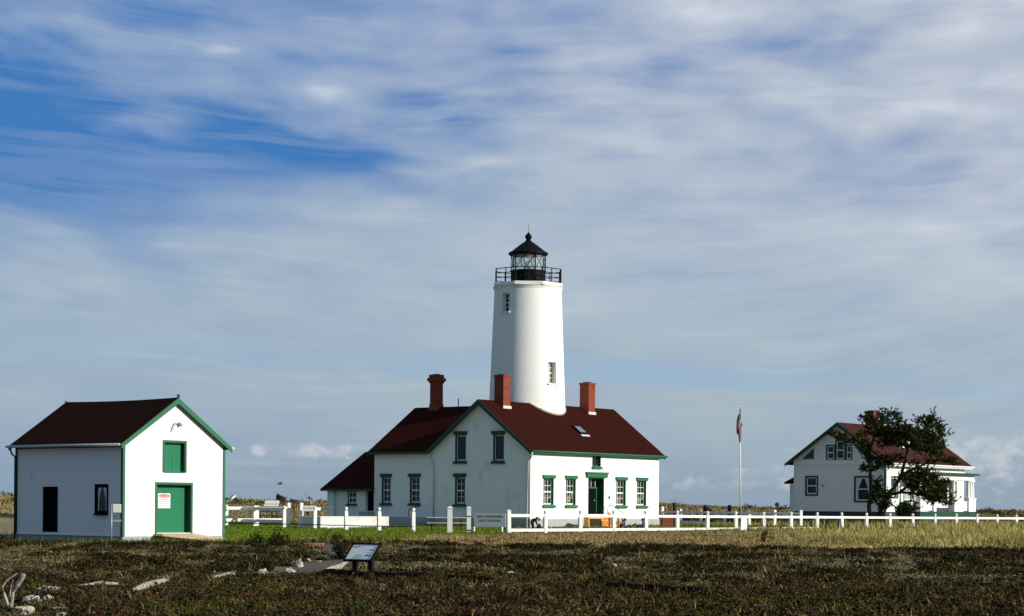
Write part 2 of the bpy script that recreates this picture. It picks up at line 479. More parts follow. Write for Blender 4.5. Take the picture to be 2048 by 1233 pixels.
# where each cover grows (0..1), plan view
def lawn_w(x, y):
    n = fbm(_n3, x / 3, y / 3) - .5
    u = 1 - sstep(-2.2, 5.0, x + n * 2)
    front = np.interp(x, [-30, -18, -12, -8, -4, 0, 6], [86, 86, 84, 88, 97, 101, 104])
    return sstep(-2, 2, y - front + n * 8) * sstep(-2, 4, 140 - y + n * 4) * sstep(-22, -18, x + n * 3) * np.clip(u + sstep(107, 110, y) * 0.9, 0, 1)
def path_w(x, y, grow=0.0):
    # gravel path: from beside the sign down-left into the heath, and up to the lawn
    px_ = np.array([-7.0, -6.3, -5.5, -5.3, -5.6, -6.8, -8.0]); py_ = np.array([47.5, 50.2, 54.0, 58, 65, 75, 88.0])
    best = np.full(np.shape(x), 9.0)
    for i in range(len(px_) - 1):
        ax, ay, bx, by = px_[i], py_[i], px_[i + 1], py_[i + 1]
        t = np.clip(((x - ax) * (bx - ax) + (y - ay) * (by - ay)) / ((bx - ax) ** 2 + (by - ay) ** 2), 0, 1)
        best = np.minimum(best, np.hypot(x - ax - t * (bx - ax), y - ay - t * (by - ay)))
    w = np.interp(y, [47, 50, 54, 58, 66, 90], [.5, 1.0, 1.0, .6, .35, .3]) + grow
    return 1 - sstep(w - .25, w + .25, best + (fbm(_n4, x * 1.2, y * 1.2) - .5) * .7)
def dry_w(x, y):
    n = fbm(_n1, x / 3.5, y / 3.5) - .5
    front = np.interp(x, [-9, -5, -2, 2, 8, 14, 20, 40], [89, 81, 79, 79, 79.5, 80, 79, 80])
    return sstep(-1.6, 1.6, y - front + n * 7)
def heath_w(x, y):
    return (1 - dry_w(x, y))

CLEAR = []          # (x, y, radius): spots where a log or stone lies and little grows before it
def clear_w(x, y):
    w = np.ones(np.shape(x))
    for cx, cy, r in CLEAR:
        dy = np.where(y < cy, (y - cy) / 2.6, (y - cy))
        w = w * np.where(np.hypot(x - cx, dy) < r, 0.06, 1.0)
    return w

def build_ground():
    xs = np.unique(np.concatenate([np.arange(-170, -40, 2.5), np.arange(-40, 45, .5), np.arange(45, 175, 2.5)]))
    ys = np.unique(np.concatenate([np.arange(-60, 24, 4), np.arange(24, 130, .5), np.arange(130, 220, 1.0), np.arange(220, 300, 4.0)]))
    X, Y = np.meshgrid(xs, ys)
    Z = ground(X, Y)
    nx, ny = len(xs), len(ys)
    V = np.stack([X, Y, Z], -1).reshape(-1, 3)
    i = np.arange(nx - 1)[None, :] + nx * np.arange(ny - 1)[:, None]
    F = np.stack([i, i + 1, i + nx + 1, i + nx], -1).reshape(-1, 4)
    me = bpy.data.meshes.new('ground')
    me.from_pydata(V.tolist(), [], F.tolist())
    me.polygons.foreach_set('use_smooth', [True] * len(me.polygons))
    xf, yf = V[:, 0], V[:, 1]
    lw = lawn_w(xf, yf); pw = path_w(xf, yf); dw = dry_w(xf, yf)
    at = me.attributes.new('cover', 'FLOAT_COLOR', 'POINT')
    at.data.foreach_set('color', np.stack([lw, pw, dw, np.ones_like(lw)], -1).astype(np.float32).ravel())
    o = bpy.data.objects.new('ground', me); COL.objects.link(o)
    o['kind'] = 'structure'
    m = bpy.data.materials.new('ground_soil'); m.use_nodes = True
    t = m.node_tree; g = NT(t); b = t.nodes['Principled BSDF']
    b.inputs['Roughness'].default_value = .95; b.inputs['Specular IOR Level'].default_value = .1
    an = g.n('ShaderNodeAttribute'); an.attribute_name = 'cover'
    s = g.sep(an.outputs['Color'])
    co = g.n('ShaderNodeTexCoord').outputs['Object']
    n1 = g.noise(co, .9, 6, .6); n2 = g.noise(co, 5, 5, .6); n3 = g.noise(co, .25, 4, .6)
    heath = g.mix(g.ramp(n1, .35, .65), (.050, .038, .018), (.115, .092, .048))
    heath = g.mix(g.ramp(n2, .5, .75), heath, (.050, .054, .022))
    heath = g.mix(g.ramp(n3, .48, .64), heath, (.155, .135, .080))
    dry = g.mix(g.ramp(n1, .35, .65), (.20, .155, .075), (.33, .26, .13))
    dry = g.mix(g.ramp(n2, .5, .8), dry, (.085, .085, .030))
    lawn = g.mix(g.ramp(n1, .3, .7), (.11, .17, .014), (.16, .21, .022))
    lawn = g.mix(g.ramp(n3, .5, .7), lawn, (.17, .18, .03))
    grav = g.mix(n2, (.085, .077, .058), (.135, .122, .094))
    c = g.mix(s[2], heath, dry)
    c = g.mix(s[0], c, lawn)
    c = g.mix(s[1], c, grav)
    bp = g.n('ShaderNodeBump'); bp.inputs['Strength'].default_value = .6; bp.inputs['Distance'].default_value = .05
    t.links.new(g.noise(co, 9, 5, .6), bp.inputs['Height']); t.links.new(bp.outputs[0], b.inputs['Normal'])
    t.links.new(c, b.inputs['Base Color'])
    me.materials.append(m)
    return o
build_ground()

def build_sea():
    mb = MB()
    mb.face([(-14000, -3000, -1.6), (14000, -3000, -1.6), (14000, 20000, -1.6), (-14000, 20000, -1.6)])
    m = bpy.data.materials.new('sea_water'); m.use_nodes = True
    t = m.node_tree; g = NT(t); b = t.nodes['Principled BSDF']
    b.inputs['Base Color'].default_value = (.05, .09, .13, 1); b.inputs['Roughness'].default_value = .25
    co = g.n('ShaderNodeTexCoord').outputs['Object']
    bp = g.n('ShaderNodeBump'); bp.inputs['Strength'].default_value = .5; bp.inputs['Distance'].default_value = .4
    t.links.new(g.noise(co, .25, 4, .6), bp.inputs['Height']); t.links.new(bp.outputs[0], b.inputs['Normal'])
    o = mb.build('sea', m); o['kind'] = 'structure'
build_sea()

# ------------------------------------------------------------------ building helpers
# every building stands in its own frame: +x along the sunlit long side, +y along the shaded gable side, z up from datum
def rightp(a, d, z): return (a, d, z)       # long wall y=0, a along x, d inward
def gablep(a, d, z): return (d, a, z)       # gable wall x=0, a along y, d inward

def pbox(mb, P, a0, a1, d0, d1, z0, z1):
    p, q = P(a0, d0, z0), P(a1, d1, z1)
    mb.box(p[0], q[0], p[1], q[1], p[2], q[2])

def opening(cm, P, a0, a1, z0, z1, depth):
    pbox(cm, P, a0, a1, -.3, depth, z0, z1)

def window(house, P, a0, a1, z0, z1, depth=.24, cols=3, rows=2, lintel=.18, sill=.16, ear=.09, trim=GREEN, sashm=WHITE, pane=GLASSD, name='window', off=0.0, casing=0.0, inner=None, blind=None):
    """opening a0..a1 x z0..z1 already cut to 'depth'; liner + lintel + sill, double-hung sash and glass"""
    mb = MB()
    t = .035; e = .004
    pbox(mb, P, a0 + .001, a0 + t, off - e, depth - .03, z0, z1)
    pbox(mb, P, a1 - t, a1 - .001, off - e, depth - .03, z0, z1)
    pbox(mb, P, a0 + t, a1 - t, off - e, depth - .03, z1 - t, z1 - .001)
    pbox(mb, P, a0 + t, a1 - t, off - e, depth - .03, z0 + .001, z0 + t)
    if casing:
        k = casing
        pbox(mb, P, a0 - k, a0, off - .035, off - .002, z0 - k, z1 + k)
        pbox(mb, P, a1, a1 + k, off - .035, off - .002, z0 - k, z1 + k)
        pbox(mb, P, a0, a1, off - .035, off - .002, z1, z1 + k)
        pbox(mb, P, a0, a1, off - .045, off - .002, z0 - k, z0)
    w = mb.build(name, trim, house)
    if lintel:
        l = MB(); pbox(l, P, a0 - ear, a1 + ear, off - .11, off + .02, z1 + .003, z1 + lintel)
        pbox(l, P, a0 - ear - .03, a1 + ear + .03, off - .14, off + .02, z1 + lintel, z1 + lintel + .035)
        l.build('lintel', trim, w, bevel=.008)
    if sill:
        s = MB(); pbox(s, P, a0 - ear, a1 + ear, off - .13, off + .06, z0 - sill, z0 - .003); s.build('sill', trim, w, bevel=.008)
    sb = MB()
    b0, b1, c0, c1 = a0 + t + .002, a1 - t - .002, z0 + t + .002, z1 - t - .002
    d0, d1 = depth - .10, depth - .05
    f = .055
    pbox(sb, P, b0, b0 + f, d0, d1, c0, c1); pbox(sb, P, b1 - f, b1, d0, d1, c0, c1)
    pbox(sb, P, b0 + f, b1 - f, d0, d1, c0, c0 + f * 1.5); pbox(sb, P, b0 + f, b1 - f, d0, d1, c1 - f, c1)
    zm = (c0 + c1) / 2
    if rows > 1 or cols > 0:
        pbox(sb, P, b0 + f, b1 - f, d0 - .01, d1, zm - .04, zm + .04)
    mw = .028
    for half in ((c0 + f * 1.5, zm - .04), (zm + .04, c1 - f)):
        for k in range(1, cols):
            a = b0 + f + (b1 - b0 - 2 * f) * k / cols
            pbox(sb, P, a - mw / 2, a + mw / 2, d0 + .012, d1 - .004, half[0], half[1])
        for k in range(1, rows):
            z = half[0] + (half[1] - half[0]) * k / rows
            pbox(sb, P, b0 + f, b1 - f, d0 + .014, d1 - .006, z - mw / 2, z + mw / 2)
    sb.build('sash', sashm, w)
    pn = MB(); pbox(pn, P, b0 + .01, b1 - .01, d1 - .02, d1 - .012, c0 + .01, c1 - .01); pn.build('pane', pane, w)
    if inner is not None:
        q = MB(); am = (b0 + b1) / 2; zq = (c0 * 2 + zm) / 3 + .12; r = (b1 - b0) * .19
        pbox(q, P, am - r, am + r, d1 - .036, d1 - .024, zq - .22, zq + .20)
        pbox(q, P, b1 - f - .13, b1 - f - .02, d1 - .036, d1 - .024, zq + .02, zq + .34)
        q.build('hanging_ornament', inner, w)
    if blind is not None:
        q = MB()
        for (s0, s1, k0, k1, zz0, zz1) in ((0, .42, 0, .12, c0, c1), (1, .58, 1, .88, c0, c1)):
            A = lambda r: b0 + f + (b1 - b0 - 2 * f) * r
            dd = d1 - .030
            q.face([P(A(s0), dd, zz1 - f), P(A(s1), dd, zz1 - f), P(A((s0 + k1) / 2 + (s1 - s0) * .18), dd, (zz0 + zz1) / 2), P(A(k1 + (k0 - k1) * .0), dd, zz0 + f * 1.5), P(A(s0), dd, zz0 + f * 1.5)])
        c_ = q.build('curtain', blind, w)
        sd = c_.modifiers.new('thickness', 'SOLIDIFY'); sd.thickness = .006
    return w

def gable_roof_slabs(mb, axis, e0, e1, ze, zr, g0, g1, th=.13):
    """two slabs; axis 'x': ridge along x between g0..g1, eaves at y=e0,e1 (z ze), ridge mid height zr (top surface)"""
    mid = (e0 + e1) / 2
    for e in (e0, e1):
        if axis == 'x':
            poly = [(g0, e, ze), (g0, mid, zr), (g0, mid, zr - th * 1.25), (g0, e, ze - th)]
            mb.prism(poly, (g1 - g0, 0, 0))
        else:
            poly = [(e, g0, ze), (mid, g0, zr), (mid, g0, zr - th * 1.25), (e, g0, ze - th)]
            mb.prism(poly, (0, g1 - g0, 0))

def rake(parent, m, g, e0, e1, ze, zr, drop, w, axis='x', name='bargeboard'):
    """one board along each sloping edge of the gable end at x=g (or y=g), thickness w outward (signed)"""
    mid = (e0 + e1) / 2
    for e in (e0, e1):
        mb = MB()
        q = lambda a, z: (g, a, z) if axis == 'x' else (a, g, z)
        mb.prism([q(e, ze - .02), q(mid, zr - .02), q(mid, zr - .02 - drop * 1.25), q(e, ze - .02 - drop)], (w, 0, 0) if axis == 'x' else (0, w, 0))
        mb.build(name, m, parent)

def gutter(house, pts, m, r=.06, name='gutter'):
    return MB().tube(pts, r, 8).build(name, m, house, smooth=True)

def chimney(house, x, y, z0, z1, w, m=BRICK, corbel=False, base=True):
    mb = MB(); h = w / 2
    if corbel:
        mb.hexa([(x - h * 1.35, y - h * 1.35, z0), (x + h * 1.35, y - h * 1.35, z0), (x + h * 1.35, y + h * 1.35, z0), (x - h * 1.35, y + h * 1.35, z0),
                 (x - h, y - h, z0 + .75), (x + h, y - h, z0 + .75), (x + h, y + h, z0 + .75), (x - h, y + h, z0 + .75)])
        mb.box(x - h + .002, x + h - .002, y - h + .002, y + h - .002, z0 + .76, z1 - .55)
        mb.box(x - h - .06, x + h + .06, y - h - .06, y + h + .06, z1 - .56, z1 - .44)
        mb.box(x - h - .14, x + h + .14, y - h - .14, y + h + .14, z1 - .44, z1 - .22)
        mb.box(x - h - .05, x + h + .05, y - h - .05, y + h + .05, z1 - .22, z1)
    else:
        mb.box(x - h, x + h, y - h, y + h, z0, z1 - .14)
        mb.box(x - h - .035, x + h + .035, y - h - .035, y + h + .035, z1 - .14, z1)
    c = mb.build('chimney', m, house, bevel=.012)
    f = MB(); f.box(x - h * .55, x + h * .55, y - h * .55, y + h * .55, z1, z1 + .05); f.build('chimney_pot', DARKW, c)
    return c

def skirt(mb, x, y, w, z, t=.03, h=.18):
    k = w / 2
    mb.box(x - k - t, x + k + t, y - k - t, y - k - .002, z - h, z + h * .2)

# ------------------------------------------------------------------ the keeper's dwelling under the tower
A1 = R(37.5)
def frame_rz(a): return PI / 2 - a
def loc2world(o, x, y, z=0):
    c, s = math.cos(o.rotation_euler.z), math.sin(o.rotation_euler.z)
    return Vector((o.location.x + c * x - s * y, o.location.y + s * x + c * y, o.location.z + z))

def build_main_house():
    H = thing('lighthouse_dwelling', 'white stucco dwelling with dark red roof around the foot of the lighthouse tower', 'house', (1.107, 122, 0), frame_rz(A1))
    L, W = 14.24, 7.82
    zb = -.3
    ze, zr = 5.18, 8.16
    # ---- walls: main block, wing, lean-to as one shell
    w = MB()
    w.prism([(0, 0, zb), (0, W, zb), (0, W, ze), (0, W / 2, zr), (0, 0, ze)], (L, 0, 0))
    wall = w.build('wall', STUCCO, H)
    c = MB()
    lows = [(1.34, 2.41), (3.69, 4.75), (9.24, 10.34), (11.61, 12.74)]
    for a0, a1 in lows: opening(c, rightp, a0, a1, 1.78, 3.42, .26)
    opening(c, rightp, 6.10, 7.86, 1.22, 3.54, .62)
    opening(c, rightp, 6.52, 7.48, 4.25, 5.02, .24)
    gabs = [(2.06, 2.90, 4.47, 6.12), (5.06, 5.93, 4.48, 6.14), (5.11, 5.92, 1.79, 3.50)]
    for a0, a1, z0, z1 in gabs: opening(c, gablep, a0, a1, z0, z1, .24)
    cut(wall, c)
    w = MB()
    W2, ky = 12.68, 4.41
    w.prism([(.02, W2, zb), (8.8, W2, zb), (8.8, W2, ze), (ky, W2, zr - .12), (.02, W2, ze)], (0, -(W2 - W + .02 - .04), 0))
    wing = w.build('wing_wall', STUCCO, H)
    c = MB()
    wings = [(11.28, 12.04, 1.82, 3.50), (8.84, 9.66, 1.83, 3.50)]
    def wgp(a, d, z): return (d + .02, a, z)
    for a0, a1, z0, z1 in wings: opening(c, wgp, a0, a1, z0, z1, .24)
    cut(wing, c)
    W3 = 16.9
    w = MB()
    w.prism([(.12, W3, zb), (8.2, W3, zb), (8.2, W3, 2.80), (4.2, W3, 5.15), (.12, W3, 2.80)], (0, -(W3 - W2 - .01), 0))
    lean = w.build('outshot_wall', STUCCO, H)
    c = MB()
    def lgp(a, d, z): return (d + .12, a, z)
    opening(c, lgp, 14.34, 15.08, 1.75, 2.58, .16)
    opening(c, lgp, 12.80, 13.54, 1.30, 2.70, .3)
    cut(lean, c)
    # ---- plinth
    p = MB()
    p.box(-.05, L + .05, -.05, 0.02, zb, .92)
    p.box(-.05, -.001, .02, W2, zb, .94)
    p.build('plinth', PLINTH, H)
    # ---- roofs
    r = MB()
    ov, rk = .30, .30
    sl = (zr - ze) / (W / 2)
    zt = .16
    gable_roof_slabs(r, 'x', -ov, W + ov, ze + zt - sl * ov, zr + zt, -rk, L + rk)
    sw = (zr - .12 - ze) / ky
    zrw = zr - .12 + zt; xe = -.34; zew = ze + zt + sw * xe
    valley_y = lambda x: W / 2 + (zr - (ze + sw * x)) / sl
    ye = W2 + .32
    top = [(xe, valley_y(xe) - .02, zew), (ky, W / 2 - .02, zrw), (ky, ye, zrw), (xe, ye, zew)]
    r.prism([(a, b, c_) for a, b, c_ in top], (0, 0, -.14))
    xr = 8.8 + .34
    r.prism([(xr, W + .2, zew), (ky, W / 2, zrw - .003), (ky, ye, zrw - .003), (xr, ye, zew)][::-1], (0, 0, -.14))
    # outshot roof
    y0, y1 = W2 + .003, W3 + .30
    so = (5.15 - 2.80) / 4.1
    xo = -.22; zo = 2.80 + .14 - so * .34
    for xa in (xo, 8.6):
        r.prism([(xa, y0, zo), (4.2, y0, 5.30), (4.2, y1, 5.30), (xa, y1, zo)], (0, 0, -.13))
    roof = r.build('roof', ROOF, H)
    # ---- green timber edges
    rake(H, DGREEN, -rk - .002, -ov, W + ov, ze + zt - sl * ov, zr + zt, .24, -.05)
    rake(H, DGREEN, L + rk + .002, -ov, W + ov, ze + zt - sl * ov, zr + zt, .24, .05)
    b = MB()
    zf = ze + zt - sl * ov
    b.box(-rk, L + rk, -ov - .05, -ov - .004, zf - .17, zf - .015)
    b.box(-rk + .1, L + rk - .1, -ov + .02, -.003, zf - .20, zf - .15)
    b.build('fascia', GREEN, H)
    gutter(H, [(-rk, -ov - .11, zf - .05), (L + rk + .1, -ov - .11, zf - .05)], GREEN, .06)
    b = MB()
    b.box(xe - .04, xe - .003, valley_y(xe) + .1, ye, zew - .17, zew - .01)
    b.build('eave_board', DGREEN, H)
    b = MB()
    b.box(xo - .04, xo - .003, y0, y1, zo - .15, zo - .01)
    b.build('eave_board', DGREEN, H)
    # ---- windows
    for i, (a0, a1) in enumerate(lows):
        window(H, rightp, a0, a1, 1.78, 3.42, .26, inner=STAINED)
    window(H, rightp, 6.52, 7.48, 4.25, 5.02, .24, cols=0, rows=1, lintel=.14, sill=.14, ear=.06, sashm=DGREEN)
    for k, (a0, a1, z0, z1) in enumerate(gabs): window(H, gablep, a0, a1, z0, z1, .24, trim=DGREEN, cols=2 if k == 2 else 0, rows=2 if k == 2 else 1)  # gable trim takes the green darkened for the shaded wall
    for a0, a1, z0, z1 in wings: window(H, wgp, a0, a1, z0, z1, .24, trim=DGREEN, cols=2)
    window(H, lgp, 14.34, 15.08, 1.75, 2.58, .16, trim=DGREEN, cols=2, rows=1, lintel=.14, sill=.12)
    # ---- front door
    d = MB()
    d.box(6.101, 6.14, -.004, .56, 1.222, 3.53); d.box(7.82, 7.859, -.004, .56, 1.222, 3.53); d.box(6.14, 7.82, -.004, .56, 3.49, 3.53)
    dr = d.build('door', DGREEN, H)
    k = MB()
    k.box(6.14, 7.82, .50, .55, 1.23, 3.49)
    for zz in ((1.35, 1.85), (1.95, 2.7)):
        for aa in ((6.3, 6.9), (7.0, 7.6)):
            k.box(aa[0], aa[1], .488, .502, zz[0], zz[1])
    k.build('door_panel', BLACKDOOR, dr)
    k = MB(); k.box(6.14, 7.82, .44, .498, 2.86, 2.96); k.box(7.62, 7.70, .44, .498, 1.23, 2.86); k.build('door_frame', GREEN, dr)
    k = MB()
    k.box(6.16, 7.80, .47, .485, 2.98, 3.47); k.build('transom_pane', GLASSD, dr)
    for a in (6.6, 7.05, 7.5):
        k = MB(); k.box(a, a + .03, .45, .469, 2.97, 3.48); k.build('transom_bar', WHITE, dr)
    k = MB(); k.box(5.84, 8.10, -.14, .02, 3.56, 3.80); k.box(5.78, 8.16, -.18, .02, 3.80, 3.90); k.build('lintel', GREEN, dr, bevel=.01)
    k = MB(); k.box(5.95, 8.0, -.16, .6, 1.06, 1.218); k.build('threshold', WHITE, dr)
    MB().ball((7.42, .45, 2.1), .045).build('door_knob', METAL, dr)
    # outshot door
    d = MB(); d.box(.12 + .24, .12 + .29, 12.81, 13.53, 1.31, 2.69); d.build('back_door', BLACKDOOR, H)
    k = MB(); k.box(-.35, .119, 12.7, 13.65, zb, 1.27); k.build('door_step', PLINTH, H)
    # ---- skylight on the sunlit slope
    sk = MB()
    def on_slope(x, y, h=0): return (x, y - h * math.sin(math.atan(sl)), ze + zt + sl * y + h * math.cos(math.atan(sl)))
    def slope_slab(mb, x0, x1, ya, yb, h0, h1):
        mb.hexa([on_slope(x0, ya, h0), on_slope(x1, ya, h0), on_slope(x1, yb, h0), on_slope(x0, yb, h0),
                 on_slope(x0, ya, h1), on_slope(x1, ya, h1), on_slope(x1, yb, h1), on_slope(x0, yb, h1)])
    slope_slab(sk, 7.0, 7.82, 1.30, 2.0, -.02, .10)
    s = sk.build('skylight', BLACK, roof)
    q = MB(); slope_slab(q, 7.10, 7.72, 1.40, 1.90, .102, .112); 
    q.build('skylight_pane', mat('skylight_glass', (.15, .18, .20), .12, .1, 2, spec=.5), s)
    q = MB(); slope_slab(q, 7.0, 7.9, 1.14, 1.28, .005, .03); q.build('skylight_flashing', PALE_PIPE, s)
    # ---- chimneys
    chimney(H, 1.86, W / 2 - .25, 7.6, 9.93, .72)
    chimney(H, 11.1, W / 2 - .25, 7.6, 9.93, .74)
    chimney(H, ky, 11.15, 7.75, 10.34, .62, corbel=True)
    for xx in (1.86, 11.1):
        f = MB()
        yk = W / 2 - .25 - .37
        zz = ze + zt + sl * yk
        f.box(xx - .42, xx + .42, yk - .05, yk + .02, zz - .05, zz + .14)
        f.build('chimney_flashing', CONC, roof)
    MB().tube([(ky - .1, 9.2, 8.0), (ky - .1, 9.2, 8.72)], .035, 6).build('vent_pipe', BLACK, roof)
    # ---- rainwater pipes
    dp = MB().tube([(-.30, -ov - .05, zf - .1), (-.10, -.12, zf - .45), (-.09, .16, zf - .7), (-.09, .16, .2)], .055, 8)
    dp.build('downpipe', PALE_PIPE, H, smooth=True)
    dp = MB().tube([(-.33, 7.95, 4.95), (-.09, 7.80, 4.6), (-.09, 7.60, 4.1), (-.09, 7.58, .3)], .045, 8)
    dp.build('downpipe', PALE_PIPE, H, smooth=True)
    MB().tube([(.06, 16.2, 2.75), (.06, 16.2, .4)], .045, 8).build('downpipe', PALE_PIPE, H, smooth=True)
    # plate beside the door and hand rail of the wing steps
    q = MB(); q.box(8.36, 8.52, -.02, -.002, 2.22, 2.38); q.build('number_plate', BLACK, H)
    q = MB().tube([(-.5, 9.3, 1.0), (-.5, 9.3, 1.35), (-.5, 8.75, 1.62), (-.5, 8.45, 1.66)], .03, 6); q.build('hand_rail', BLACK, H)
    q = MB(); q.box(-1.1, -.06, 8.3, 11.9, zb, .62); q.build('side_landing', PLINTH, H)
    # flashing where the tower pierces the slope
    cx, cy = TOWER_XY
    pts = []
    for k in range(49):
        an = -PI * 1.05 + PI * 1.1 * k / 48
        x = cx + 2.49 * math.cos(an); y = cy + 2.49 * math.sin(an)
        if y < W / 2 - .05:
            pts.append((x, y, ze + zt + sl * y + .04))
    MB().tube(pts, .07, 6).build('tower_flashing', mat('weathered_flashing', (.42, .36, .28), .9, .3, 5, second=(.18, .10, .07)), roof)
    return H

TOWER_XY = (6.82, 3.9 + 1.55)
HOUSE = build_main_house()

# ------------------------------------------------------------------ the tower
def build_tower():
    p = loc2world(HOUSE, *TOWER_XY)
    T = thing('lighthouse', 'tall white round lighthouse tower with black lantern rising behind the red roof', 'lighthouse', (p.x, p.y, 0), 0)
    toc = math.atan2(-p.x, -p.y)
    def rad(z): return 2.49 + (2.19 - 2.49) * (z - 8.17) / (15.9 - 8.17)
    mb = MB()
    prof = [(rad(z), z) for z in np.linspace(0.2, 15.95, 22)]
    mb.lathe(prof, 96)
    shaft = mb.build('shaft', TOWER, T)
    c = MB()
    def face_box(mbx, ang, z0, z1, wid, d0, d1, zoff=0):
        """box on the cylinder, ang from the viewer side (+ right), between radii d0..d1"""
        t = -PI / 2 + ang
        dr = Vector((math.cos(t), math.sin(t), 0)); tn = Vector((-math.sin(t), math.cos(t), 0))
        pts = []
        for z in (z0, z1):
            for (a, b) in ((-1, d0), (1, d0), (1, d1), (-1, d1)):
                q = dr * b + tn * a * wid / 2; pts.append((q.x, q.y, z))
        mbx.hexa(pts)
    wins = [(R(-40.5), 14.25, 15.45, .62), (R(42), 9.62, 11.0, .66)]
    for a, z0, z1, wd in wins: face_box(c, a, z0, z1, wd, rad(z0) - .42, rad(z0) + .4)
    cut(shaft, c)
    sharp_smooth(shaft, 30)
    for a, z0, z1, wd in wins:
        r0 = rad((z0 + z1) / 2)
        m = MB(); t = .05
        for s in (-1, 1):
            tt = -PI / 2 + a
            dr = Vector((math.cos(tt), math.sin(tt), 0)); tn = Vector((-math.sin(tt), math.cos(tt), 0))
            pts = []
            for z in (z0 + .002, z1 - .002):
                for (k, b) in ((wd / 2 - .002, r0 - .36), (wd / 2 - t, r0 - .36), (wd / 2 - t, r0 - .29), (wd / 2 - .002, r0 - .29)):
                    q = dr * b + tn * s * k; pts.append((q.x, q.y, z))
            m.hexa(pts)
        for zz in (z0 + .002, (z0 + z1) / 2 - .03, z1 - .062):
            face_box(m, a, zz, zz + .06, wd - 2 * t - .002, r0 - .36, r0 - .30)
        face_box(m, a, z0 + .06, z1 - .06, .035, r0 - .355, r0 - .31)
        for q in (.27, .74):
            zz = z0 + (z1 - z0) * q
            face_box(m, a, zz - .015, zz + .015, wd - 2 * t - .002, r0 - .352, r0 - .312)
        fr = m.build('window', WHITE, T)
        m = MB(); face_box(m, a, z0 + .03, z1 - .03, wd - .03, r0 - .375, r0 - .362); m.build('pane', GLASSD if a < 0 else mat('pale_brown_pane', (.20, .18, .13), .4, .3, 6), fr)  # lower window has paler, browner panes than the upper one
        m = MB(); face_box(m, a, z0 - .09, z0 - .003, wd + .16, r0 - .1, r0 + .10); m.build('sill', WHITE, fr)
    # ---- gallery: cornice and eight-sided deck
    m = MB(); m.lathe([(rad(15.7), 15.72), (2.24, 15.86), (2.30, 15.955)], 64); co = m.build('cornice', TOWER, T)
    o8 = -PI / 2 + PI / 8 + 0.02
    m = MB(); m.lathe([(2.36, 15.96), (2.40, 15.99), (2.40, 16.16), (2.34, 16.19)], 8, rot=o8); m.build('gallery_deck', TOWER, T)
    # ---- railing
    rr = 2.27
    def cor(k, r=rr, z=16.2): 
        an = o8 + k * PI / 4
        return Vector((r * math.cos(an), r * math.sin(an), z))
    rl = MB()
    for k in range(8):
        a, b = cor(k), cor(k + 1)
        for h in (.30, .60, .90):
            off = Vector((0, 0, h))
            rl.tube([a + off, b + off], .024 if h < .9 else .030, 6)
    rail = rl.build('gallery_railing', BLACK, T, smooth=True)
    for k in range(8):
        for f_ in (0.0, .5):
            q = cor(k).lerp(cor(k + 1), f_)
            MB().tube([q - Vector((0, 0, .02)), q + Vector((0, 0, .93))], .05 if f_ == 0 else .036, 6).build('post', BLACK, rail)
    # ---- lantern
    n = 10; ro = -PI / 2 + R(24)
    m = MB(); m.lathe([(1.14, 16.15), (1.14, 16.95), (1.19, 16.97), (1.19, 17.08)], n, rot=ro); m.build('lantern_drum', BLACK, T)
    lv = lambda k, r, z: Vector((r * math.cos(ro + k * 2 * PI / n), r * math.sin(ro + k * 2 * PI / n), z))
    fr = MB()
    for k in range(n):
        fr.tube([lv(k, 1.12, 17.07), lv(k, 1.12, 18.12)], .024 if k % 2 else .042, 6)
        a0, a1, b0, b1 = lv(k, 1.11, 17.08), lv(k, 1.11, 18.12), lv(k + 1, 1.11, 17.08), lv(k + 1, 1.11, 18.12)
        fr.tube([a0, b1], .014, 5); fr.tube([a1, b0], .014, 5)
        fr.tube([a1, b1], .04, 5)
    lf = fr.build('lantern_frame', BLACK, T)
    m = MB()
    for k in range(n):
        a0, b0 = lv(k, 1.085, 17.08), lv(k + 1, 1.085, 17.08); a1, b1 = lv(k, 1.085, 18.12), lv(k + 1, 1.085, 18.12)
        m.face([a0, b0, b1, a1])
    m.build('lantern_panes', LGLASS, T)
    m = MB(); m.lathe([(.08, 17.09), (.09, 17.22), (.16, 17.25), (.21, 17.36), (.23, 17.47), (.21, 17.58), (.15, 17.68), (.05, 17.71)], 20)
    m.lathe([(.16, 16.5), (.16, 17.085)], 12)
    m.build('lens', LENS, T, smooth=True)
    m = MB(); m.lathe([(1.22, 18.08), (1.31, 18.14), (1.30, 18.24), (1.08, 18.36), (.60, 18.74), (.30, 18.95), (.22, 18.99)], n * 2, rot=ro)
    dome = m.build('lantern_roof', BLACK, T)
    m = MB(); m.lathe([(.24, 18.98), (.19, 19.05), (.14, 19.12)], 14); m.ball((0, 0, 19.30), .225, 16, 12)
    m.lathe([(.07, 19.50), (.04, 19.60), (.012, 19.66)], 10)
    m.build('vent_ball', BLACK, dome, smooth=True)
    MB().tube([(0, 0, 19.62), (0, 0, 20.12)], .010, 5).build('lightning_rod', BLACK, dome)
    return T
build_tower()

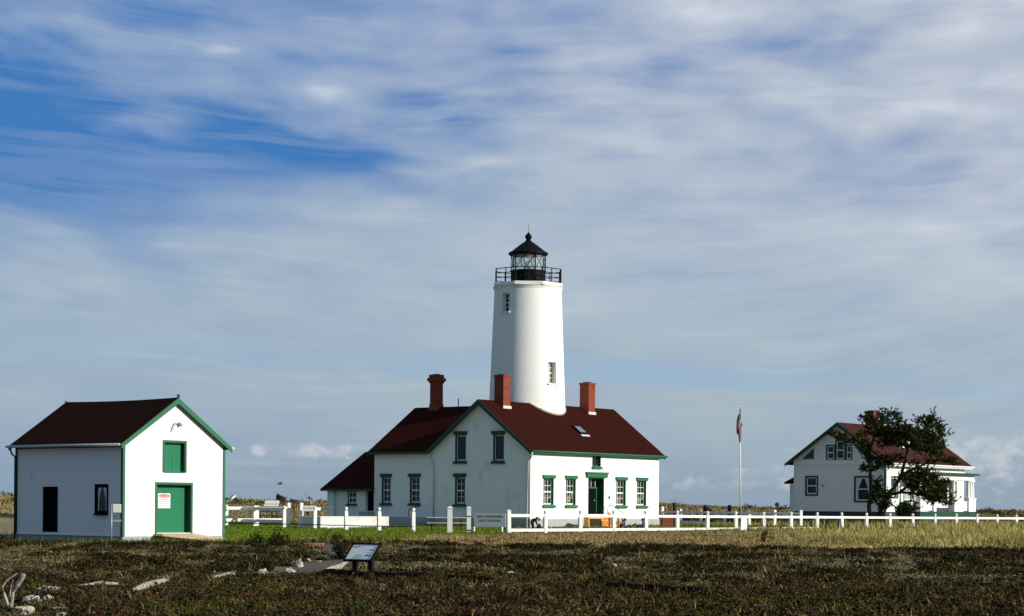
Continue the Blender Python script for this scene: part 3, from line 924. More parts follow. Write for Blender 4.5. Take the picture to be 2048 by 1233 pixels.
# ------------------------------------------------------------------ the barn
def build_barn():
    B = thing('barn', 'white clapboard barn with dark brown roof, green loft door and green trim', 'barn', (-16.35, 84, 0), frame_rz(R(39)))
    L, W = 5.75, 7.24       # x along the gable front, y along the side
    zb, ze, zr = .30, 4.26, 6.16
    w = MB()
    w.prism([(0, 0, zb), (L, 0, zb), (L, 0, ze), (L / 2, 0, zr), (0, 0, ze)], (0, W, 0))
    wall = w.build('wall', SIDING, B)
    c = MB()
    opening(c, rightp, 2.26, 3.42, 3.08, 4.34, .22)
    opening(c, rightp, 1.86, 3.79, .45, 2.53, .34)
    opening(c, gablep, .98, 1.74, 1.26, 2.46, .12)
    opening(c, gablep, 4.37, 5.22, .42, 2.33, .22)
    cut(wall, c)
    f = MB()
    f.box(.03, L - .03, .03, W - .03, -.5, zb - .002)
    f.build('foundation', PLINTH, B)
    r = MB()
    sl = (zr - ze) / (L / 2)
    ov, gk = .26, .16
    zt = .12
    mid = L / 2
    sag = .05
    ny = 8
    for e in (-ov, L + ov):
        zE = ze + zt - sl * ov
        rows = []
        for k in range(ny + 1):
            y = -gk + (W + 2 * gk) * k / ny
            s = sag * math.sin(PI * k / ny)
            rows.append((y, zE, zr + zt - s))
        for k in range(ny):
            (ya, za, ra), (yb, zb_, rb) = rows[k], rows[k + 1]
            y2 = yb
            r.hexa([(e, ya, za - .10), (mid, ya, ra - .12), (mid, y2, rb - .12), (e, y2, zb_ - .10), (e, ya, za), (mid, ya, ra), (mid, y2, rb), (e, y2, zb_)])
    bmesh.ops.remove_doubles(r.bm, verts=r.bm.verts, dist=.0005)
    roof = r.build('roof', ROOFB, B)
    zE = ze + zt - sl * ov
    rake(B, GREEN, -gk - .002, -ov, L + ov, zE, zr + zt, .20, -.05, 'y')
    rake(B, GREEN, W + gk + .002, -ov, L + ov, zE, zr + zt, .20, .05, 'y')
    b = MB(); b.box(mid - .05, mid + .05, -gk - .06, -gk + .02, zr + zt - .02, zr + zt + .13); b.build('finial', DGREEN, roof)
    b = MB(); b.box(mid - .05, mid + .05, W + gk - .02, W + gk + .05, zr + zt - .02, zr + zt + .045); b.build('finial', DGREEN, roof)
    # corner boards
    for (x0, x1, y0, y1) in ((-.025, .10, -.03, -.003), (-.03, -.003, -.003, .10), (L - .10, L + .025, -.03, -.003), (-.03, -.003, W - .12, W + .02)):
        MB().box(x0, x1, y0, y1, zb, ze - .02).build('corner_board', GREEN if y0 < 0 and x0 > -.029 else DGREEN, B)  # side boards get the darker green: shade put into the colour
    g_ = MB().tube([(-ov - .07, -gk, zE - .05), (-ov - .07, W + gk + .1, zE - .05)], .06, 8).build('gutter', METAL, B, smooth=True)  # greyer than the right gutter; shade put into its colour
    gutter(B, [(L + ov + .07, -gk - .05, zE - .05), (L + ov + .07, W + gk, zE - .05)], PALE_PIPE, .07)
    b = MB(); b.box(-.05, -.004, .1, W - .12, ze - .20, ze - .02); b.build('frieze_board', DGREEN, B)
    b = MB(); b.box(-.035, -.004, .1, W - .12, zb + .002, zb + .07); b.build('base_board', WHITE, B)
    MB().tube([(-ov - .05, W + .02, zE - .1), (-.2, W + .05, zE - .35), (-.08, W - .05, zE - .5), (-.08, W - .05, 0)], .045, 8).build('downpipe', DGREEN, B, smooth=True)
    # loft door
    d = MB()
    k = .09
    for (a0, a1, z0, z1, t) in ((2.26, 3.42, 3.08, 4.34, .035),):
        d.box(a0 - k, a0, -t, -.002, z0 - .03, z1 + k); d.box(a1, a1 + k, -t, -.002, z0 - .03, z1 + k); d.box(a0, a1, -t, -.002, z1, z1 + k); d.box(a0, a1, -t, -.002, z0 - .05, z0)
    ld = d.build('loft_door', GREEN, B)
    q = MB(); q.box(2.261, 2.29, -.004, .178, 3.082, 4.338); q.box(3.39, 3.419, -.004, .178, 3.082, 4.338); q.box(2.29, 3.39, -.004, .178, 4.31, 4.338); q.build('jamb', DGREEN, ld)
    p = MB(); p.box(2.262, 3.418, .18, .215, 3.082, 4.338); p.box(2.82, 2.835, .172, .181, 3.1, 3.75); p.build('door_leaf', DOORG, ld)
    # main door
    d = MB()
    a0, a1, z0, z1 = 1.86, 3.79, .45, 2.53
    d.box(a0 - k, a0, -.035, -.002, z0 - .05, z1 + k); d.box(a1, a1 + k, -.035, -.002, z0 - .05, z1 + k); d.box(a0, a1, -.035, -.002, z1, z1 + k)
    md = d.build('barn_door', GREEN, B)
    q = MB(); q.box(a0 + .001, a0 + .03, -.004, .288, z0 + .002, z1 - .002); q.box(a1 - .03, a1 - .001, -.004, .288, z0 + .002, z1 - .002); q.box(a0 + .03, a1 - .03, -.004, .288, z1 - .03, z1 - .002); q.build('jamb', DGREEN, md)
    p = MB(); p.box(a0 + .002, a1 - .002, .29, .335, z0 + .002, z1 - .002); p.build('door_leaf', DOORG, md)
    h = MB(); h.box(1.98, 2.02, .25, .288, 1.18, 1.36); h.build('door_handle', BLACK, md)
    # warning notice on the door leaf
    s = MB(); s.box(2.16, 2.86, .268, .288, 1.50, 2.14); sg = s.build('warning_sign', WHITE, md, bevel=.01)
    o = MB(); bmesh.ops.create_cone(o.bm, cap_ends=True, segments=28, radius1=1, radius2=1, depth=.004, matrix=Matrix.Translation((2.51, .2665, 2.03)) @ Matrix.Diagonal((.30, 1, .075, 1)) @ Matrix.Rotation(PI / 2, 4, 'X'))
    o.build('red_header', mat('red_sign_ink', (.55, .03, .03), .5, .05), sg)
    text_mesh('DANGER', 'lettering', (2.51, .263, 1.985), .105, WHITE, sg, Matrix.Rotation(PI / 2, 4, 'X'))
    l = MB()
    for zz, h_ in ((1.88, .22), (1.80, .27), (1.72, .26), (1.64, .18)):
        x = 2.51 - h_
        while x < 2.51 + h_ - .03:
            wd = random.uniform(.03, .08); l.box(x, min(x + wd, 2.51 + h_), .264, .2675, zz - .014, zz + .014); x += wd + .018
    l.build('notice_text', mat('grey_sign_ink', (.16, .15, .15), .6, .05), sg)
    # side window and side door
    w_ = window(B, gablep, .98, 1.74, 1.26, 2.46, .12, cols=0, rows=1, lintel=0, sill=.07, ear=.03, trim=BLACKDOOR, sashm=BLACKDOOR, casing=.05, blind=CURTAIN)
    d = MB()
    a0, a1, z0, z1 = 4.37, 5.22, .42, 2.33
    d.box(-.03, -.002, a0 - .07, a0, z0, z1 + .07); d.box(-.03, -.002, a1, a1 + .07, z0, z1 + .07); d.box(-.03, -.002, a0, a1, z1, z1 + .07)
    sd = d.build('side_door', BLACKDOOR, B)
    q = MB(); q.box(-.004, .118, a0 + .001, a0 + .03, z0 + .002, z1 - .002); q.box(-.004, .118, a1 - .03, a1 - .001, z0 + .002, z1 - .002); q.box(-.004, .118, a0 + .03, a1 - .03, z1 - .03, z1 - .002); q.build('jamb', BLACKDOOR, sd)
    p = MB(); p.box(.12, .16, a0 + .002, a1 - .002, z0, z1 - .002); p.build('door_leaf', BLACKDOOR, sd)
    # gooseneck lamp on the gable
    l = MB().tube([(2.62, -.005, 4.82), (2.70, -.06, 5.0), (2.78, -.11, 5.14), (2.86, -.13, 5.20), (2.98, -.14, 5.21)], .036, 8)
    l.tube([(2.95, -.14, 5.22), (3.06, -.14, 5.18), (3.11, -.14, 5.08)], [.045, .075, .09], 10)
    l.build('gable_lamp', PALE_PIPE, B, smooth=True)
    return B

def text_mesh(s, name, loc, size, m, parent, rot, align='CENTER', ext=.002):
    cu = bpy.data.curves.new(name, 'FONT'); cu.body = s; cu.size = size; cu.align_x = align; cu.extrude = ext
    tmp = bpy.data.objects.new('tmp_text', cu); COL.objects.link(tmp)
    bpy.context.view_layer.update()
    me = bpy.data.meshes.new_from_object(tmp.evaluated_get(bpy.context.evaluated_depsgraph_get()))
    bpy.data.objects.remove(tmp); bpy.data.curves.remove(cu)
    me.transform(rot)
    me.name = name
    o = bpy.data.objects.new(name, me); COL.objects.link(o)
    me.materials.clear(); me.materials.append(m)
    o.location = loc
    if parent: o.parent = parent
    return o

BARN = build_barn()

def barn_extras():
    rz = frame_rz(R(39))
    p = loc2world(BARN, 0, 0)
    t = thing('loading_ramp', 'low tan wooden ramp sloping down from the green barn door', 'ramp', (p.x, p.y, 0), rz)
    m = MB()
    x0, x1 = 1.75, 4.0
    g0 = gz(*loc2world(BARN, 4.9, -1.6)[:2])
    m.prism([(1.72, -.04, .42), (3.95, -.04, .42), (1.72, -.55, .41)], (0, 0, -.09)); m.prism([(3.952, -.04, .42), (6.15, -.35, .10), (5.3, -1.75, .06), (1.722, -.552, .41)], (0, 0, -.09))
    m.build('deck', RAMPW, t)
    m = MB(); m.box(1.74, 1.82, -.50, -.06, -.05, .325); m.build('joist', DARKW, t)
    m = MB(); m.hexa([(1.80, -.56, -.1), (5.2, -1.70, -.2), (5.2, -1.66, -.2), (1.80, -.52, -.1), (1.80, -.56, .30), (5.2, -1.70, -.04), (5.2, -1.66, -.04), (1.80, -.52, .30)]); m.build('joist', DARKW, t)
    # post with two white boards beside the window
    q = Vector((-15.93, 79.6)); z = gz(q.x, q.y)
    t = thing('post_sign', 'thin metal post with a blank white square board and a short bar below', 'sign', (q.x, q.y, z), R(6))
    MB().tube([(0, 0, -.2), (0, 0, 1.62)], .022, 8).build('post', METAL, t, smooth=True)
    m = MB(); m.box(.05, .37, -.03, 0, 1.28, 1.62); m.build('board', mat('cream_sign_board', (.72, .71, .62), .5, .05), t, bevel=.02)
    m = MB(); m.box(.05, .38, -.03, 0, .92, 1.0); m.build('bar', METAL, t)
barn_extras()

# ------------------------------------------------------------------ the far house with a porch
def build_far_house():
    H = thing('cottage', 'white cottage with weathered red roof and columned porch behind the pine', 'house', (28.01, 150, 0), frame_rz(R(37)))
    L, W = 13.9, 7.8
    zb, ze, zr = 1.48, 5.40, 8.12
    w = MB()
    w.prism([(0, 0, zb), (0, W, zb), (0, W, ze), (0, W / 2, zr), (0, 0, ze)], (L, 0, 0))
    wall = w.build('wall', SIDING2, H)
    c = MB()
    gw = [(5.78, 6.70, 2.76, 4.10), (1.20, 2.52, 2.28, 4.08)]
    tri = [(2.86, 3.30, 5.42, 6.50), (3.46, 4.16, 5.42, 6.86), (4.32, 4.95, 5.42, 6.50)]
    for a0, a1, z0, z1 in gw + tri: opening(c, gablep, a0, a1, z0, z1, .12)
    rw = [(1.0, 2.0, 2.6, 4.1), (3.1, 4.2, 2.35, 4.1), (4.5, 5.5, 2.35, 4.1), (9.6, 10.7, 2.35, 4.1), (11.3, 12.4, 2.35, 4.1)]
    for a0, a1, z0, z1 in rw: opening(c, rightp, a0, a1, z0, z1, .12)
    opening(c, rightp, 7.2, 8.2, 1.55, 4.0, .2)
    cut(wall, c)
    f = MB(); f.box(.04, L - .04, .04, W - .04, -.2, zb - .003); f.build('foundation', mat('dark_foundation', (.05, .055, .05), .9, .2, 3), H)
    r = MB()
    sl = (zr - ze) / (W / 2); ov, rk, zt = .55, .45, .14
    gable_roof_slabs(r, 'x', -ov, W + ov, ze + zt - sl * ov, zr + zt, -rk, L + rk, .12)
    roof = r.build('roof', ROOFR, H)
    zE = ze + zt - sl * ov
    rake(H, DGREEN, -rk - .002, -ov, W + ov, zE, zr + zt, .22, -.05); rake(H, DGREEN, L + rk + .002, -ov, W + ov, zE, zr + zt, .22, .05)
    rake(H, WHITE, -.16, .05, W - .05, ze - .02, zr - .02, .16, .15, name='rake_trim')
    b = MB(); b.box(-rk, L + rk, -ov - .05, -ov - .004, zE - .20, zE - .01); b.build('fascia', WHITE, H)
    b = MB(); b.box(-rk + .02, L + rk - .02, -ov, -.003, zE - .24, zE - .205); b.build('soffit', WHITE, H)
    gutter(H, [(L + rk + .1, -ov - .10, zE - .06), (-rk, -ov - .10, zE - .06)], WHITE, .06)
    b = MB(); b.box(-.06, -.003, -.02, W + .02, 5.02, 5.34); b.box(-.09, -.003, -.04, W + .04, 5.34, 5.40); b.build('belt_board', WHITE, H)
    b = MB(); b.box(-.02, L + .02, -.06, -.003, 4.62, 5.02); b.build('frieze_board', WHITE, H)
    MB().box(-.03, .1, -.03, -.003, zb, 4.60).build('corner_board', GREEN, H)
    MB().box(-.03, -.003, -.003, .12, zb, 5.0).build('corner_board', DGREEN, H)  # shaded face of the same corner, darkened by colour
    for i, (a0, a1, z0, z1) in enumerate(gw):
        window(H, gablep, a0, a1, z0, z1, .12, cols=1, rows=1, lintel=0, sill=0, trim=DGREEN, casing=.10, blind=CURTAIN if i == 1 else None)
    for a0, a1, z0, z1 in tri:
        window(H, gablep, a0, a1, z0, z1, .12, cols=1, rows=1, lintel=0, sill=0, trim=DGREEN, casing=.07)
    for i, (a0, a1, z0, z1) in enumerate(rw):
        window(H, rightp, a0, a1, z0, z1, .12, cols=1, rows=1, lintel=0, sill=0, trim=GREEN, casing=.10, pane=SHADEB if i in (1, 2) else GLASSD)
    d = MB(); d.box(7.2, 8.2, .1, .15, 1.56, 3.99); d.build('door', BLACKDOOR, H)
    # triangular gable lights
    for s in (1, -1):
        cy = W / 2 + s * 2.62
        p = [(-.04, cy - s * .45, 6.28), (-.04, cy + s * .55, 5.50), (-.04, cy - s * .45, 5.50)]
        q = MB(); q.prism(p, (.037, 0, 0)); tw = q.build('triangular_window', DGREEN, H)
        c0 = Vector((-.05, cy - s * .15, 5.72))
        q = MB(); q.prism([tuple(Vector((-.047, a, b)).lerp(c0, .25)) for _, a, b in p], (.006, 0, 0)); q.build('pane', GLASSD, tw)
    chimney(H, 5.3, W / 2, 7.5, 9.35, .72)
    # dormer on the sunlit slope
    d = MB(); yd = 1.25; zd = ze + zt + sl * yd
    d.box(4.9, 6.6, yd, yd + .06, zd - .1, zd + .75)
    dm = d.build('dormer', WHITE, roof)
    d = MB(); d.prism([(4.75, yd - .2, zd + .72), (4.75, yd + 1.9, zd + 1.32), (4.75, yd + 1.9, zd + 1.22), (4.75, yd - .2, zd + .62)], (2.0, 0, 0)); d.build('dormer_roof', ROOFR, dm)
    # porch along the sunlit side
    pj = -1.5
    px0, px1 = 2.75, 12.55
    p = MB(); p.box(px0 - .25, px1 + .25, pj - .35, -.065, 4.38, 4.54); por = p.build('porch_roof', DGREEN, H)
    p = MB(); p.box(px0, px1, pj - .02, pj + .22, 3.98, 4.375); p.box(px0, px0 + .22, pj + .22, -.005, 3.98, 4.375); p.box(px1 - .22, px1, pj + .22, -.005, 3.98, 4.375); p.build('porch_beam', WHITE, H)
    p = MB(); p.box(px0, px1, pj, -.005, .4, 1.52); p.build('porch_floor', DGREEN, H)
    for x in (px0 + .1, 5.2, 8.9, 11.6, 12.05, px1 - .12):
        q = MB(); q.box(x - .22, x + .22, pj - .10, pj + .30, 1.523, 2.50); q.box(x - .26, x + .26, pj - .14, pj + .34, 2.50, 2.60)
        q.tube([(x, pj + .1, 2.60), (x, pj + .1, 3.88)], [.15, .115], 12)
        q.box(x - .17, x + .17, pj - .07, pj + .27, 3.88, 3.977)
        q.build('porch_column', WHITE, H)
    q = MB(); q.box(px0 + .34, 4.95, pj + .06, pj + .12, 1.60, 2.35); q.box(9.15, 11.35, pj + .06, pj + .12, 1.60, 2.35); q.build('porch_railing', SIDING2, H)
    # back porch stub at the far left
    q = MB(); q.box(.5, 2.4, W + .003, W + .62, 1.2, 3.55); q.build('entry_wall', SIDING2, H)
    q = MB(); q.prism([(.2, W + .003, 4.15), (.2, W + .95, 3.72), (.2, W + .95, 3.58), (.2, W + .003, 3.98)], (2.5, 0, 0)); q.build('entry_roof', ROOFR, H)
    MB().tube([(-.3, 8.7, 1.7), (-.6, 10.0, .5)], .05, 6).build('stay', BLACK, H)
    MB().tube([(-.01, 5.32, 3.5), (-.16, 5.30, 3.5), (-.16, 5.12, 3.35)], .03, 6).build('wall_bracket', BLACK, H)
    return H
FAR = build_far_house()

# ------------------------------------------------------------------ fences
def fence_post(parent, x, y, z0, z1, w=.20, ball=True, name='post'):
    h = w / 2
    m = MB()
    X_, Y_ = x, y
    x = y = 0.0
    if ball:
        m.box(x - h, x + h, y - h, y + h, z0 - .3, z1 - .26)
        m.hexa([(x - h, y - h, z1 - .26), (x + h, y - h, z1 - .26), (x + h, y + h, z1 - .26), (x - h, y + h, z1 - .26),
                (x - .04, y - .04, z1 - .20), (x + .04, y - .04, z1 - .20), (x + .04, y + .04, z1 - .20), (x - .04, y + .04, z1 - .20)])
        m.ball((x, y, z1 - .10), .105, 10, 8)
    else:
        m.box(x - h, x + h, y - h, y + h, z0 - .3, z1 - .08)
        m.hexa([(x - h - .03, y - h - .03, z1 - .08), (x + h + .03, y - h - .03, z1 - .08), (x + h + .03, y + h + .03, z1 - .08), (x - h - .03, y + h + .03, z1 - .08),
                (x - .05, y - .05, z1), (x + .05, y - .05, z1), (x + .05, y + .05, z1), (x - .05, y + .05, z1)])
    o = m.build(name, FENCEW, parent, loc=(X_, Y_, 0))
    o.rotation_euler = (random.gauss(0, .012), random.gauss(0, .012), R(24) + random.gauss(0, .05))
    return o

def rail(parent, a, b, h=.15, t=.06, name='rail', m=FENCEW, trim=.10):
    a, b = Vector(a), Vector(b)
    d = (b - a); d.z = 0; d.normalize()
    n = Vector((-d.y, d.x, 0)) * t / 2
    a = a + d * trim; b = b - d * trim
    k = Vector((0, 0, h / 2))
    mb = MB()
    mb.hexa([a - n - k, b - n - k, b + n - k, a + n - k, a - n + k, b - n + k, b + n + k, a + n + k])
    return mb.build(name, m, parent)

def fences():
    # front fence running away to the right
    F = thing('fence', 'long white rail fence before the dwelling, running off right past the cottage', 'fence', (-.16, 108, 0))
    ox, oy = -.16, 108
    P = []
    Y0 = 108.0
    for i in range(21):
        Y = Y0 * (1 + .0205 * i); X = (-6 + 74.1 * i) * Y0 / 4000
        P.append((X, Y))
    for i, (x, y) in enumerate(P):
        zt = np.interp(i, [0, 4, 20], [1.50, 1.50, 1.36])
        fence_post(F, x - ox, y - oy, gz(x, y), float(zt) + random.uniform(-.02, .02), .20, ball=(i > 0))
    for i in range(20):
        (x0, y0), (x1, y1) = P[i], P[i + 1]
        r0, r1 = [float(np.interp(k, [0, 20], [1.20, 1.06])) for k in (i, i + 1)]
        rail(F, (x0 - ox, y0 - oy, r0), (x1 - ox, y1 - oy, r1), .15)
        if i < 10:
            rail(F, (x0 - ox, y0 - oy, .40), (x1 - ox, y1 - oy, .40), .16)
    # left fence, with ball-topped posts
    G = thing('fence', 'white ball-topped post fence between the barn and the gate posts on the lawn', 'fence', (-5.47, 111, 0))
    ox, oy = -5.47, 111
    Q = [(-5.47 - 2.04 * i, 111 + 2.17 * i) for i in range(8)]
    for i, (x, y) in enumerate(Q):
        fence_post(G, x - ox, y - oy, gz(x, y), 1.56 + .012 * i, .19)
    for i in range(7):
        (x0, y0), (x1, y1) = Q[i], Q[i + 1]
        if i >= 4:
            rail(G, (x0 - ox, y0 - oy, 1.42), (x1 - ox, y1 - oy, 1.42), .19)
            rail(G, (x0 - ox, y0 - oy, .69), (x1 - ox, y1 - oy, .69), .17)
        mb = MB(); mb.tube([(x0 - ox, y0 - oy - .12, .52), ((x0 + x1) / 2 - ox, (y0 + y1) / 2 - oy - .12, .50), (x1 - ox, y1 - oy - .12, .52)], .028, 6)
        mb.build('cable', DARKW, G)
    # gate posts
    for k, (px, zz) in enumerate(((900, 1.66), (938, 1.66))):
        x = (px - 1024) / 4000 * 109.5
        t = thing('gate_post', ['thick tall white gate post nearer the barn at the lawn opening', 'tall white gate post nearer the dwelling, next to the grey information board'][k], 'gate post', (x, 109.5, 0), 0, 'gate posts at the lawn opening')
        m = MB(); h = .13 - .02 * k
        m.box(-h, h, -h, h, gz(x, 109.5) - .3, zz - .10); m.build('shaft', FENCEW, t)
        m = MB(); m.hexa([(-h - .04, -h - .04, zz - .097), (h + .04, -h - .04, zz - .097), (h + .04, h + .04, zz - .097), (-h - .04, h + .04, zz - .097),
                          (-.06, -.06, zz), (.06, -.06, zz), (.06, .06, zz), (-.06, .06, zz)]); m.build('cap', FENCEW, t)
        if k:
            m = MB(); m.box(-h - .012, h + .012, -h - .012, h + .012, 1.10, 1.15); m.box(-h - .012, h + .012, -h - .012, h + .012, .34, .40); m.build('band', BLACK, t)
    # far lawn fence (back left) with a gate gap and a small sign board
    K = thing('fence', 'short white fence on the far side of the lawn left of the dwelling', 'fence', (-13.4, 125, 0))
    ox, oy = -13.4, 125
    def xp(px, Y): return (px - 1024) / 4000 * Y
    pts = [(514, 124, 1.61), (577, 126.5, 1.81)]
    pts2 = [(604, 126, 1.81), (663, 128.2, 1.60)]
    for px, Y, zt in pts + pts2:
        fence_post(K, xp(px, Y) - ox, Y - oy, gz(xp(px, Y), Y), zt, .20, ball=False)
    def kr(p0, Y0_, p1, Y1_, z, h): rail(K, (xp(p0, Y0_) - ox, Y0_ - oy, z), (xp(p1, Y1_) - ox, Y1_ - oy, z), h)
    for z in (1.44, .72):
        kr(450, 121.5, 514, 124, z, .17); kr(514, 124, 577, 126.5, z, .17)
    kr(604, 126, 663, 128.2, 1.42, .18)
    s = thing('notice_board', 'small white notice board fixed to the far fence beside its gap', 'sign', (xp(618, 125.6), 125.6, 0))
    m = MB(); m.box(-.40, .40, -.03, 0, 1.27, 1.63); m.build('panel', WHITE, s)
    m = MB()
    for k in range(7): m.box(-.34 + k * .1, -.34 + k * .1 + random.uniform(.05, .085), -.034, -.031, 1.43, 1.50)
    m.build('lettering', METAL, s)
    # back-right lawn fence
    N = thing('fence', 'white two rail fence at the back of the lawn between dwelling and cottage', 'fence', (12, 148, 0))
    ox, oy = 12, 148
    bp = [(1324, 150), (1361, 149), (1402, 147.5), (1450, 146), (1498, 144), (1549, 142), (1602, 140)]
    for i, (px, Y) in enumerate(bp):
        x = xp(px, Y); fence_post(N, x - ox, Y - oy, gz(x, Y), 1.58 if i else 1.76, .19, ball=False)
        if i:
            x0, Yp = xp(bp[i - 1][0], bp[i - 1][1]), bp[i - 1][1]
            rail(N, (x0 - ox, Yp - oy, 1.34), (x - ox, Y - oy, 1.34), .16)
            if i < 3: rail(N, (x0 - ox, Yp - oy, .62), (x - ox, Y - oy, .62), .16)
fences()

# ------------------------------------------------------------------ lawn furniture and small things
def xp(px, Y): return (px - 1024) / 4000 * Y

def slab():
    t = thing('well_cover', 'low white concrete slab with a sunlit long side on the lawn behind the fence', 'concrete slab', (-11.36, 118.7, 0), frame_rz(A1))
    m = MB(); m.box(0, 6.2, 0, 1.9, -.1, 1.0); m.build('block', CONC, t, bevel=.04)
    m = MB(); m.box(.1, 6.3, -.45, -.004, -.1, .36); m.build('ledge', CONC, t, bevel=.03)
slab()

def picnic_table(name, label, x, y, rz, top, leg, group=None, L=1.9, kind=0):
    z = gz(x, y)
    t = thing(name, label, 'picnic table', (x, y, z), rz, group)
    m = MB()
    for k in range(5): m.box(-L / 2, L / 2, -.37 + k * .15, -.37 + k * .15 + .14, .72, .765)
    m.build('tabletop', top, t)
    for s in (-1, 1):
        m = MB(); m.box(-L / 2, L / 2, s * .72 - .13, s * .72 - .005, .42, .46); m.box(-L / 2, L / 2, s * .72 + .005, s * .72 + .13, .42, .46); m.build('bench', top, t)
    for e in (-1, 1):
        m = MB(); x0 = e * (L / 2 - .3)
        for s in (-1, 1):
            m.hexa([(x0 - .025, s * .62 - .05, -.05), (x0 + .025, s * .62 - .05, -.05), (x0 + .025, s * .62 + .05, -.05), (x0 - .025, s * .62 + .05, -.05),
                    (x0 - .025, s * .22 - .05, .70), (x0 + .025, s * .22 - .05, .70), (x0 + .025, s * .22 + .05, .70), (x0 - .025, s * .22 + .05, .70)])
        m.box(x0 + .03, x0 + .07, -.84, .84, .33, .415); m.build('leg', leg, t)
    return t
picnic_table('picnic_table', 'wooden picnic table with sun-bleached top behind the gate posts', xp(893, 115.5), 115.5, R(4), TABLEW, DARKW, L=2.3)
picnic_table('picnic_table', 'dark picnic table seen through the far left lawn fence', xp(532, 150), 150, R(10), DARKW, DARKW, L=1.5)

def info_board():
    x, Y = xp(980, 117), 117
    t = thing('information_board', 'grey information board with dark lettering against the shaded gable wall', 'sign', (x, Y, gz(x, Y)), R(-14))
    zo = -gz(x, Y)
    pm = mat('grey_board_paint', (.46, .50, .52), .7, .08, 3)
    im = mat('dark_board_ink', (.06, .075, .085), .7, .1, 3)
    m = MB(); m.box(-.95, .95, -.03, .03, zo + .46, zo + 1.26); p = m.build('panel', pm, t, bevel=.01)
    rot = Matrix.Rotation(PI / 2, 4, 'X')
    text_mesh('NEW DUNGENESS', 'lettering', (0, -.034, zo + 1.02), .19, im, p, rot)
    text_mesh('LIGHT STATION', 'lettering', (0, -.034, zo + .78), .185, im, p, rot)
    for s in (-1, 1): MB().box(s * .90 - .05, s * .90 + .05, -.04, .04, -.25, zo + .46).build('leg', DARKW, t)
    for k, px in enumerate((948.5, 1004.5)):
        X = xp(px, 112.5); z = gz(X, 112.5)
        b = MB(); b.lathe([(.055, -.1), (.055, .20), (.07, .24), (.05, .29)], 10)
        o = b.build('marker_stake', FENCEW, None, loc=(X, 112.5, z))
        tag(o, ['short white stake on the lawn next to the gate post', 'short white stake on the lawn next to the fence end post'][k], 'stake', 'white stakes before the information board')
info_board()

def steps():
    p = loc2world(HOUSE, 0, 0)
    g0 = .40
    t = thing('porch_steps', 'orange stained wooden steps with curved rail below the green front door', 'steps', (p.x, p.y, 0), HOUSE.rotation_euler.z)
    n = 4
    for k in range(n):
        z = 1.04 - (k + 0) * .19
        y = -.20 - k * .30
        m = MB(); m.box(6.0, 7.9, y - .34, y, z - .045, z); m.build('tread', YELLOWW if k % 2 else ORANGE, t)
        m = MB(); m.box(6.02, 7.88, y - .30, y - .27, z - .19, z - .05); m.build('riser', ORANGE, t)
    for xx in (6.02, 7.84):
        m = MB(); m.prism([(xx, -.10, 1.0), (xx, -1.5, .35), (xx, -1.5, .15), (xx, -.10, .15)], (.05, 0, 0)); m.build('stringer', REDWOOD, t)
    for xx in (8.0,):
        m = MB().tube([(xx, -.2, .4), (xx, -.2, 1.55), (xx, -.25, 1.75), (xx, -.42, 1.84), (xx, -.7, 1.72), (xx, -1.35, 1.35), (xx, -1.5, 1.2), (xx, -1.52, .35)], .024, 6)
        m.build('hand_rail', METAL, t, smooth=True)
    # yellow bench left of the steps
    q = loc2world(HOUSE, 4.55, -1.5)
    b = thing('bench', 'yellow plank bench with dark box base left of the orange steps', 'bench', (q.x, q.y, gz(q.x, q.y)), HOUSE.rotation_euler.z - R(20))
    m = MB(); m.box(-.55, .55, -.28, .28, .52, .64); m.build('seat', YELLOWW, b, bevel=.01)
    m = MB(); m.box(-.40, .42, -.2, .2, -.1, .515); m.build('base', DARKW, b)
    m = MB(); m.box(-.52, -.44, -.24, .24, -.1, .517); m.box(.46, .52, -.24, .24, -.1, .517); m.build('leg', YELLOWW, b)
    # chair in front of the steps
    q = loc2world(HOUSE, 5.5, -2.6)
    chair('garden_chair', 'orange slatted garden chair standing in front of the dwelling steps', q.x, q.y, HOUSE.rotation_euler.z + R(10), ORANGE)
    # red brown slatted planter at the corner
    q = loc2world(HOUSE, 12.0, -2.2)
    b = thing('planter', 'red-brown slatted wooden planter box at the right end of the dwelling', 'planter', (q.x, q.y, gz(q.x, q.y)), R(4))
    m = MB(); m.box(-.46, .46, -.25, .25, .0, .74); m.build('box', REDWOOD, b)
    m = MB(); m.box(-.52, .52, -.30, .30, .742, .79); m.build('rim', REDWOOD, b)
    m = MB()
    for s in (-.44, .44): m.box(s - .05, s + .05, -.29, -.252, -.1, .74)
    m.build('leg', DARKW, b)

